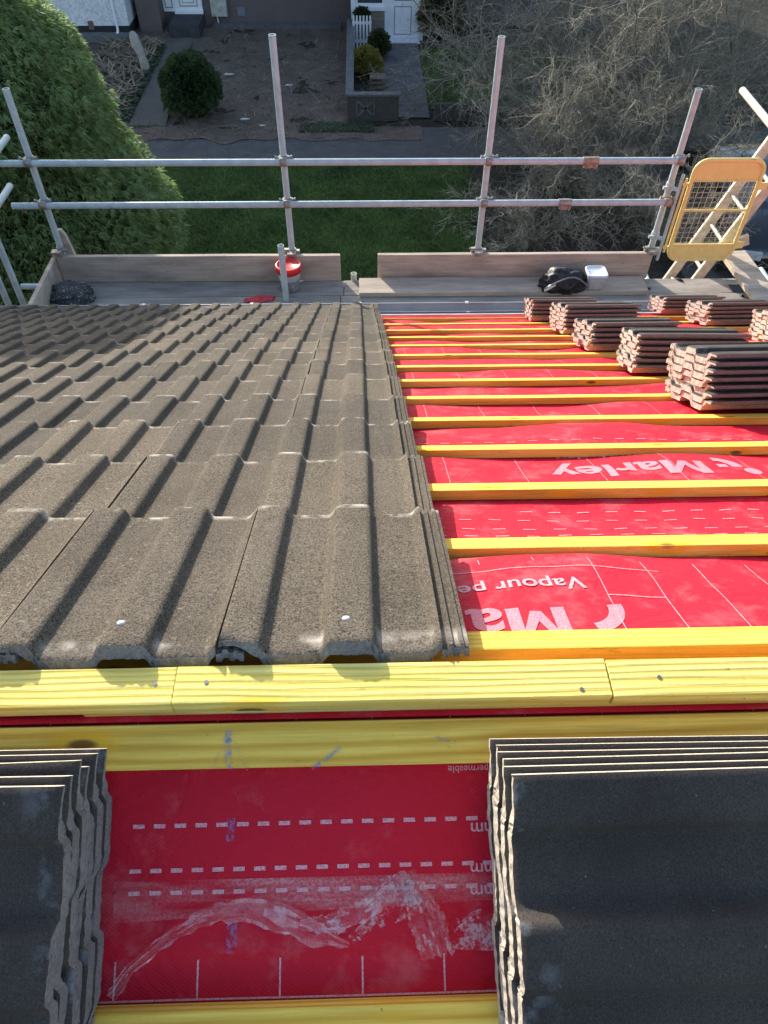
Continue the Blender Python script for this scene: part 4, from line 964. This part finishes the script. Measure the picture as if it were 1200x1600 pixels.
# porch house
ph = empty('house', (4., 28.9, 0), 'dark house with a white glazed porch, tan block panels and a white door', 'house')
PX0, PX1 = -.31, 9.5
bx('wall', PX0, PX1, 28.9, 35.5, 0, 5.4, M_RDARK, ph); roofo(ph, PX0, PX1, 28.9, 35.5, 5.4, 8.3)
windowo(ph, 3.4, 5.4, 28.9, 1.2, 2.5); windowo(ph, .4, 2.0, 28.9, 3.6, 4.7); windowo(ph, 4, 6, 28.9, 3.6, 4.7)
M_BLOCK = m_brick('tan_blockwork', (.23, .20, .15), (.30, .26, .20), (.17, .15, .12), 1.7)
pz = ony(552, 10, 27.4)[2]; xa, xb, xc = -.20, .80, 1.98
bx('porch_roof', xa - .2, xc + .15, 27.15, 28.897, 2.25, 2.4, M_UPVC, ph)
for x in (xa, xc): bx('porch_post', x - .07, x + .07, 27.33, 27.47, 0, 2.25, M_UPVC, ph)
bx('porch_panel', xa + .072, xb - .002, 27.38, 27.46, 0, pz - .1, M_BLOCK, ph); bx('porch_sill', xa + .072, xb, 27.30, 27.5, pz - .098, pz, M_UPVC, ph)
bx('porch_panel', xa - .04, xa + .04, 27.472, 28.897, 0, pz, M_BLOCK, ph); bx('porch_panel', xc - .04, xc + .04, 27.472, 28.897, 0, pz, M_BLOCK, ph)
wf = bx('window', xa + .072, xb, 27.39, 27.45, pz + .002, 2.25, M_UPVC, ph); child_box(wf, ph, 'pane', xa + .15, xb - .08, 27.38, 27.389, pz + .1, 2.15, M_GLASS)
pd = bx('door', xb + .003, xc - .072, 27.38, 27.46, .06, 2.25, M_UPVC, ph)
for a, b in ((.16, .95), (1.1, 2.1)): child_box(pd, ph, 'pane' if a > 1 else 'door_panel', xb + .3, xc - .32, 27.368, 27.379, a, b, M_GLASS if a > 1 else M_LINE); 
child_box(pd, ph, 'door_panel', xb + .33, xc - .35, 27.36, 27.3675, .19, .92, M_UPVC)
bx('door_step', xb - .15, xc - .05, 27.0, 27.378, 0, .058, M_UPVC, ph)
# garden walls
M_GWALL = m_render('grey_garden_wall', (.105, .10, .092), 22., .02)
gw = empty('garden_wall', (-.29, 24.5, 0), 'low grey block wall running from the porch towards the pavement', 'garden wall')
bx('wall_body', -.36, -.22, 21.02, 27.3, 0, .55, M_GWALL, gw, .01); bx('coping', -.40, -.18, 21.0, 27.3, .551, .62, M_STONE, gw, .01)
fw = empty('garden_wall', (.3, 20.95, 0), 'low front wall with a cross patterned screen block by the pavement', 'garden wall')
bx('wall_body', -.36, 1.0, 20.78, 20.94, 0, .62, M_GWALL, fw, .01); bx('coping', -.40, 1.05, 20.75, 20.97, .621, .68, M_STONE, fw, .01)
mb = MB()
for sg in (1, -1): mb.box((.12, 20.765, .34), (.50, .025, .06), [[.75, 0, .66 * sg], [0, 1, 0], [-.66 * sg, 0, .75]])
for dx in (-.23, .23): mb.box((.12 + dx, 20.766, .34), (.035, .026, .44))
mb.build('screen_block', M_STONE, fw)
fw2 = bx('garden_wall', 1.95, 6.5, 20.8, 20.95, 0, .42, M_GWALL, None, .01); tag(fw2, 'low dark wall behind the bare branches, right of the grey path', 'garden wall')
# white slatted planter bench
q = onz(566, 76, 0); bn = empty('planter_stand', (q[0], q[1], 0), 'white slatted planter stand against the porch with a green plant', 'planter')
mb = MB()
for i in range(6): mb.box((q[0] - .26 + i * .104, q[1], .45), (.055, .03, .9))
mb.build('slats', M_UPVC, bn); bx('stand_frame', q[0] - .3, q[0] + .3, q[1] + .018, q[1] + .06, .16, .24, M_UPVC, bn); bx('stand_frame', q[0] - .3, q[0] + .3, q[1] + .018, q[1] + .06, .66, .74, M_UPVC, bn)
q2 = onz(590, 137, 0); cr = empty('crate', (q2[0], q2[1], 0), 'small wooden slatted crate beside the grey path', 'crate'); M_CRATE = simple('crate_wood', (.20, .15, .11), .85, .3, 9)
mb = MB()
for i in range(4): mb.box((q2[0], q2[1] - .18 + .12 * i, .30), (.46, .08, .02))
mb.build('slats', M_CRATE, cr)
mb = MB()
for sx in (-.2, .2):
    for sy2 in (-.18, .18): mb.box((q2[0] + sx, q2[1] + sy2, .145), (.04, .04, .29))
for z in (.08, .2): mb.box((q2[0], q2[1] - .213, z), (.46, .02, .07))
mb.build('crate_frame', M_CRATE, cr)

# ------------------------------------------------------------------ plants
def nrm_(a): return a / (np.linalg.norm(a, axis=-1, keepdims=True) + 1e-9)
def raw_mesh(name, V, F, mat, parent, origin):
    me = bpy.data.meshes.new(name); V = (V - np.array(origin, float)).astype(np.float32); n, k = F.shape
    me.vertices.add(len(V)); me.vertices.foreach_set('co', V.ravel()); me.loops.add(n * k); me.loops.foreach_set('vertex_index', F.ravel().astype(np.int32))
    me.polygons.add(n); me.polygons.foreach_set('loop_start', np.arange(0, n * k, k, dtype=np.int32)); me.update(calc_edges=True); me.materials.append(mat)
    o = bpy.data.objects.new(name, me); COL.objects.link(o); o.location = Vector(origin)
    if parent is not None: o.parent = parent; o.location = Vector(origin) - wloc(parent)
    return o
def sprays(name, fn, n, blade, mat, parent, origin, nb=5, spread=.8, droop=.3, wid=.3, bend=.35):
    # fn() -> (point, outward normal); each spray is a fan of small bent leaflets
    q = [fn() for _ in range(n)]; p = np.array([a for a, b in q], float); nr = nrm_(np.array([b for a, b in q], float))
    ax = nrm_(nr + np.array([0, 0, -droop]) + rng.normal(0, .28, (n, 3))); s1 = nrm_(np.cross(ax, rng.normal(0, 1, (n, 3)))); s2_ = np.cross(ax, s1); vs = []
    for b in range(nb):
        f = (b - (nb - 1) / 2) / max(1, (nb - 1) / 2) * spread; d = nrm_(ax * math.cos(f) + s1 * math.sin(f) + s2_ * rng.normal(0, .2, (n, 1)))
        L = blade * rng.uniform(.6, 1.25, (n, 1)); w = nrm_(np.cross(d, s2_ + rng.normal(0, .3, (n, 3)))) * L * wid * .5; mid = p + d * L * .5; tip = p + d * L; tip[:, 2:] -= L * bend
        vs.append(np.stack([p, mid + w, tip, mid - w], 1))
    V = np.concatenate(vs).reshape(-1, 3); F = np.arange(len(V)).reshape(-1, 4); return raw_mesh(name, V, F, mat, parent, origin)
def m_leaf(name, a, b, sc=1.6, trans=.35):
    t = NT(name); v = t.coord('Object'); n = t.noise(v, sc, 6, .7); g = t.noise(v, sc * 9, 3)
    c = t.ramp(n, [(.3, a), (.7, b)]); c = t.mix(c, t.ramp(g, [(.3, .55), (.65, 1.15)]), .8, 'MULTIPLY')
    mat = t.fin(c, .6, None, spec=.25); tr = t.n('ShaderNodeBsdfTranslucent'); t.l(c, tr.inputs[0]); mx = t.n('ShaderNodeMixShader'); mx.inputs[0].default_value = trans
    t.l(t.b.outputs[0], mx.inputs[1]); t.l(tr.outputs[0], mx.inputs[2]); t.l(mx.outputs[0], t.out.inputs[0]); return mat
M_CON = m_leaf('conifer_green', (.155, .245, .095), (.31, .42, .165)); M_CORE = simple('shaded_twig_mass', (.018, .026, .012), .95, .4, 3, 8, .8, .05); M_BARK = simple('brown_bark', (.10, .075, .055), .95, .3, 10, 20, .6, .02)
CX, CY = -5.9, 11.0
RZ = [(0.2, 2.4), (1., 2.85), (1.8, 2.82), (2.9, 2.6), (3.35, 2.28), (3.6, 2.28), (4.1, 2.36), (4.7, 1.98), (5.2, 1.5), (6.2, 1.25), (7.2, 1.08), (8.2, .82), (9.2, .32), (9.5, .0)]
def con_r(z): return float(np.interp(z, [q[0] for q in RZ], [q[1] for q in RZ]))
con = empty('conifer', (CX, CY, 0), 'tall dense green conifer beyond the left end of the scaffold', 'tree')
def con_lump(a, z): return 1 + .09 * nz(math.cos(a) * 2.2, math.sin(a) * 2.2, z * 1.1) + .06 * nz(math.cos(a) * 5, math.sin(a) * 5, z * 2.6)
mb = MB(); na, nzv = 40, 30; vs = []
for j in range(nzv + 1):
    z = .2 + 9.2 * j / nzv
    for i in range(na): a = 2 * math.pi * i / na; r0 = max(.01, con_r(z) * con_lump(a, z) * .86 - .05); vs.append((CX + r0 * math.cos(a), CY + r0 * math.sin(a), z))
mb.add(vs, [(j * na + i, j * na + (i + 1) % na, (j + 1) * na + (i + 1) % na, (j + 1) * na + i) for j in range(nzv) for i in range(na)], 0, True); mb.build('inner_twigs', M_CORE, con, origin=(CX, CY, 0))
def con_pt():
    while True:
        z = rng.uniform(.3, 9.4); r0 = con_r(z)
        if rng.uniform(0, 3.1) < r0 + .15: break
    a = rng.uniform(-math.pi * 1.1, .75) if rng.uniform() < .86 else rng.uniform(0, 6.28); rr = r0 * con_lump(a, z) * rng.uniform(.84, 1.02)
    return (CX + rr * math.cos(a), CY + rr * math.sin(a), z), (math.cos(a), math.sin(a), .25)
sprays('crown', con_pt, 56000, .108, M_CON, con, (CX, CY, 0), nb=5, spread=.8, droop=.1, wid=.19, bend=.25)
mb = MB(); mb.tube([(CX, CY, -.02), (CX, CY, 3), (CX, CY, 7.5)], [.22, .16, .03], 10); mb.build('trunk', M_BARK, con)
def bush(name, c, size, n, blade, mat, label, cat, nb=4, core=True, wid=.45):
    e = empty(name, c, label, cat); c = np.array(c, float)
    def pt():
        d = rng.normal(0, 1, 3); d[2] = abs(d[2]) - .25; d /= np.linalg.norm(d); l = 1 + .16 * nz(d[0] * 2.5, d[1] * 2.5, d[2] * 2.5 + c[0]); q = c + np.array([0, 0, size[2] * .42]) + d * np.array([size[0], size[1], size[2] * .58]) * l * rng.uniform(.8, 1.0); q[2] = max(q[2], .04); return q, d
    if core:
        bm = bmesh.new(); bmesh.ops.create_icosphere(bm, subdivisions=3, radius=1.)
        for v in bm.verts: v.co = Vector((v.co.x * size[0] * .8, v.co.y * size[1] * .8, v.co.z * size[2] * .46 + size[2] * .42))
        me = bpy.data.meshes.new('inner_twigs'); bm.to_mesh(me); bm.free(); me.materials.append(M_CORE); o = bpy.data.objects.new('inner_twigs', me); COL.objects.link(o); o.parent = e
    sprays('foliage', pt, n, blade, mat, e, c, nb=nb, spread=.9, droop=.0, wid=wid, bend=.15); return e
q = onz(302, 188, 0); bush('round_bush', (q[0], q[1] + .35, 0), (.76, .72, 1.45), 3800, .11, m_leaf('dark_box_leaf', (.045, .08, .035), (.09, .145, .06), 3), 'clipped round dark green bush beside the garden path', 'bush')
q = onz(573, 122, 0); bush('yellow_shrub', (q[0], q[1] + .2, 0), (.42, .4, .72), 900, .12, m_leaf('yellow_green_leaf', (.20, .19, .035), (.36, .32, .08), 4), 'small yellow-green shrub beside the low wall', 'shrub')
q = onz(566, 72, 0); bush('potted_plant', (q[0] + .0, q[1] + .2, .55), (.22, .2, .42), 260, .12, m_leaf('pot_leaf', (.03, .05, .02), (.06, .10, .035), 4), 'small green plant growing behind the white slatted stand', 'plant')
q = onz(688, 66, 0); bush('olive_shrub', (q[0], q[1] + .3, 0), (.75, .6, 1.5), 1300, .15, m_leaf('olive_leaf', (.10, .095, .035), (.17, .155, .06), 3), 'straggly olive shrub right of the white porch', 'shrub')
q = onz(592, 92, 0); bush('green_shrub', (q[0], q[1], 0), (.28, .25, .75), 330, .14, m_leaf('thin_green_leaf', (.05, .07, .03), (.10, .12, .05), 4), 'thin green shrub at the left side of the grey path below the porch', 'shrub')

# bare, tangled shrubs and small trees
def m_twig():
    t = NT('grey_twig_bark'); v = t.coord('Object'); n = t.noise(v, 1.4, 5, .7); g = t.noise(v, 9., 4, .7)
    c = t.ramp(n, [(.32, (.14, .125, .09)), (.66, (.52, .475, .37))]); c = t.mix(c, t.ramp(g, [(.35, .4), (.6, 1.1)]), .8, 'MULTIPLY'); return t.fin(c, .85, None, spec=.25)
M_TWIG = m_twig(); M_LIMB = simple('grey_limb_bark', (.17, .15, .12), .9, .4, 5, 20, .5, .02)
TW3 = np.array([[math.cos(a), math.sin(a)] for a in (0, 2.094, 4.189)])
class Twigs:
    def __init__(s): s.V = []; s.F = []; s.k = 0
    def add(s, pts, rad):
        pts = np.asarray(pts); n = len(pts); d = nrm_(pts[-1] - pts[0] + 1e-6); a = nrm_(np.cross(d, [.31, .83, .46])); b = np.cross(d, a)
        ring = TW3 @ np.array([a, b]); V = pts[:, None, :] + ring[None] * np.asarray(rad)[:, None, None]; s.V.append(V.reshape(-1, 3))
        i = np.arange(n - 1)[:, None] * 3; j = np.arange(3)[None]; j2 = (j + 1) % 3
        s.F.append(np.stack([i + j, i + j2, i + 3 + j2, i + 3 + j], -1).reshape(-1, 4) + s.k); s.k += 3 * n
def bare_tree(pos, nstem, hgt, spread, seed, label, sub=9, tw=6, lean=(0, 0), fine=3):
    rs = np.random.default_rng(seed); e = empty('bare_tree', pos, label, 'tree', 'bare trees across the lawn'); limbs, T = MB(), Twigs(); pos = np.array(pos, float)
    def grow(p, d, L, r, n, curl, grav):
        d = d / np.linalg.norm(d); ds = nrm_(d + np.cumsum(rs.normal(0, curl, (n, 3)) + np.array([0, 0, grav]), 0)); pts = np.vstack([p, p + np.cumsum(ds * L / n, 0)]); pts[:, 2] = np.maximum(pts[:, 2], .03)
        return pts, r * (1 - .75 * np.arange(n + 1) / n)
    for k in range(nstem):
        a = 2 * math.pi * (k + rs.uniform(-.3, .3)) / nstem; d = np.array([math.cos(a) * spread + lean[0], math.sin(a) * spread + lean[1], 1.]); L = hgt * rs.uniform(.7, 1.15)
        st, sr = grow(pos + np.array([math.cos(a), math.sin(a), 0]) * .12, d, L, .032 * hgt / 4 * rs.uniform(.7, 1.3), 9, .13, -.03); limbs.tube(list(st), list(sr), 6)
        for i in range(sub):
            t = rs.uniform(.12, .98) * 9; q = min(int(t), 8); p = st[q] * (1 - (t - q)) + st[q + 1] * (t - q); dd = nrm_(st[q + 1] - st[q]) + rs.normal(0, .75, 3)
            b, br = grow(p, dd, hgt * .42 * rs.uniform(.5, 1.25), sr[q] * .42 + .003, 8, .2, -.035); T.add(b, br)
            for j in range(tw):
                q2 = rs.integers(1, 8); dd2 = nrm_(b[q2 + 1] - b[q2]) + rs.normal(0, .75, 3)
                c_, cr = grow(b[q2], dd2, hgt * .2 * rs.uniform(.4, 1.3), .0058, 5, .26, -.02); T.add(c_, cr)
                for m in range(fine):
                    q3 = rs.integers(1, 5); dd3 = nrm_(c_[q3 + 1] - c_[q3]) + rs.normal(0, .7, 3)
                    e_, er = grow(c_[q3], dd3, hgt * .1 * rs.uniform(.4, 1.3), .0038, 3, .3, 0.); T.add(e_, er)
    limbs.build('trunk', M_LIMB, e, origin=pos); raw_mesh('crown', np.concatenate(T.V), np.concatenate(T.F), M_TWIG, e, pos); return e
bare_tree((4.6, 20.9, 0), 10, 4.6, .75, 1, 'bare spreading shrub whose branches reach over the grey path and porch', 13, 10, (-.25, -.1))
bare_tree((7.2, 18.9, 0), 11, 4.8, .75, 2, 'bare tangled tree in the middle, directly behind the yellow gate', 14, 11)
bare_tree((10.4, 20.5, 0), 10, 5.2, .75, 3, 'bare tangled tree at the far right edge of the view', 12, 10)
bare_tree((4.9, 17.0, 0), 10, 3.2, .9, 4, 'low bare thicket on the lawn edge behind the right guard rails', 14, 11)
bare_tree((3.7, 14.6, 0), 8, 1.9, 1.0, 6, 'low bare bramble thicket nearest the scaffold, at the lawn corner', 12, 10)
bare_tree((6.2, 14.4, 0), 10, 2.4, 1.0, 7, 'low bare thicket directly below the right end of the guard rails', 14, 11)
bare_tree((7.9, 24.0, 0), 10, 5.0, .75, 5, 'bare tree farthest back, in front of the right house wall', 13, 10)
bare_tree((6.6, 22.0, 0), 9, 3.6, .95, 8, 'low bare bush in the right front garden behind the low dark wall', 13, 10)

# ------------------------------------------------------------------ parked car seen behind the ladder
car = empty('parked_car', (9.9, 15.6, 0), 'black parked car half hidden behind the ladder, its windscreen catching the sky', 'car')
M_CARP = NT('black_car_paint').fin((.008, .008, .010), .12, None, spec=.6, Coat_Weight=.6); M_CGL = NT('windscreen_glass').fin((.16, .20, .24), .06, None, metal=.6, spec=1., Coat_Weight=1.)
M_TYRE = simple('tyre_rubber', (.015, .015, .016), .9, .2, 20); M_RIMM = simple('wheel_rim', (.35, .36, .37), .35, .1, 12, metal=.7)
Lc = [(-2.1, .35), (-2.15, .6), (-2.02, .85), (-1.0, 1.02), (-.95, 1.03), (-.2, 1.48), (.9, 1.50), (1.7, 1.15), (2.05, 1.0), (2.1, .4)]
mb = MB(); nk = 9; vs = []
for k in range(nk):
    v = k / (nk - 1) * 2 - 1
    for (a, z) in Lc: 
        tuck = 1 - .14 * max(0, (z - .9)) ; f = 1 - .09 * abs(v) ** 4 * (1 if z > .5 else .3); vs.append((9.9 + v * .86 * tuck, 15.9 + a * (1 - .03 * abs(v) ** 3), z * f))
n_ = len(Lc); mb.add(vs, [(k * n_ + i, k * n_ + (i + 1), (k + 1) * n_ + i + 1, (k + 1) * n_ + i) for k in range(nk - 1) for i in range(n_ - 1)], 0, True)
mb.add(vs[:n_], [tuple(range(n_))]); mb.add(vs[-n_:], [tuple(range(n_))[::-1]]); mb.build('body', M_CARP, car, origin=(9.9, 15.9, .7), recalc=True)
mb = MB(); mb.add([(9.2, 15.02, 1.07), (10.6, 15.02, 1.07), (10.5, 15.66, 1.475), (9.3, 15.66, 1.475), (9.2, 15.04, 1.055), (10.6, 15.04, 1.055), (10.5, 15.68, 1.46), (9.3, 15.68, 1.46)], [(0, 1, 2, 3), (4, 7, 6, 5), (0, 4, 5, 1), (1, 5, 6, 2), (2, 6, 7, 3), (3, 7, 4, 0)]); mb.build('windscreen', M_CGL, car)
for sx in (-1, 1):
    for yy in (14.5, 17.25):
        mb = MB(); x = 9.9 + sx * .78; mb.tube([(x - .1, yy, .31), (x + .1, yy, .31)], .31, 24); w = mb.build('wheel', M_TYRE, car, origin=(x, yy, .31))
        mb = MB(); mb.tube([(x + sx * .085, yy, .31), (x + sx * .106, yy, .31)], .19, 20); o = mb.build('rim', M_RIMM, None, origin=(x, yy, .31)); o.parent = w; o.location = (0, 0, 0)
    mb = MB(); mb.box((9.9 + sx * .6, 13.81, .68), (.36, .08, .14), [[1, sx * .25, 0], [-sx * .25, 1, 0], [0, 0, 1]]); o = mb.build('headlight', simple('headlight_lens', (.5, .52, .55), .1, .1, 9), car)
    mb = MB(); mb.box((9.9 + sx * .93, 15.15, 1.08), (.2, .1, .13)); bevel(mb.build('wing_mirror', M_CARP, car, origin=(9.9 + sx * .93, 15.15, 1.08)), .02)

car.location = Vector((9.9 - 1.95, 15.6 - 1.15, 0))
# ------------------------------------------------------------------ light, sky, camera
EL, AZ = 19.5, -28.0
sv = Vector((math.sin(R(AZ)) * math.cos(R(EL)), math.cos(R(AZ)) * math.cos(R(EL)), math.sin(R(EL))))
sl = bpy.data.lights.new('sun', 'SUN'); sl.energy = 3.5; sl.angle = R(.53); sl.color = (1., .93, .82)
so = bpy.data.objects.new('sun', sl); COL.objects.link(so); so.rotation_euler = (-sv).to_track_quat('-Z', 'Y').to_euler(); so.location = (-8, 14, 14)
W = bpy.data.worlds.new('World'); S.world = W; W.use_nodes = True; nt = W.node_tree
sky = nt.nodes.new('ShaderNodeTexSky'); sky.sky_type = 'NISHITA'; sky.sun_disc = False; sky.sun_elevation = R(EL); sky.sun_rotation = R(AZ); sky.air_density = 1.0; sky.dust_density = 1.5; sky.ozone_density = 1.0
bg = nt.nodes['Background']; nt.links.new(sky.outputs[0], bg.inputs[0]); bg.inputs[1].default_value = .15
cam = bpy.data.cameras.new('camera'); co = bpy.data.objects.new('camera', cam); COL.objects.link(co)
cam.sensor_fit = 'VERTICAL'; cam.sensor_height = 36.; cam.sensor_width = 27.; cam.lens = 36. * F_PX / 1600; cam.clip_start = .02; cam.clip_end = 600
co.matrix_world = Matrix(((r_[0], u_[0], -w_[0], CAM[0]), (r_[1], u_[1], -w_[1], CAM[1]), (r_[2], u_[2], -w_[2], CAM[2]), (0, 0, 0, 1)))
S.camera = co
S.view_settings.view_transform = 'Standard'; S.view_settings.look = 'None'; S.view_settings.gamma = 1; S.view_settings.exposure = 1.18
S.render.resolution_x = 768; S.render.resolution_y = 1024
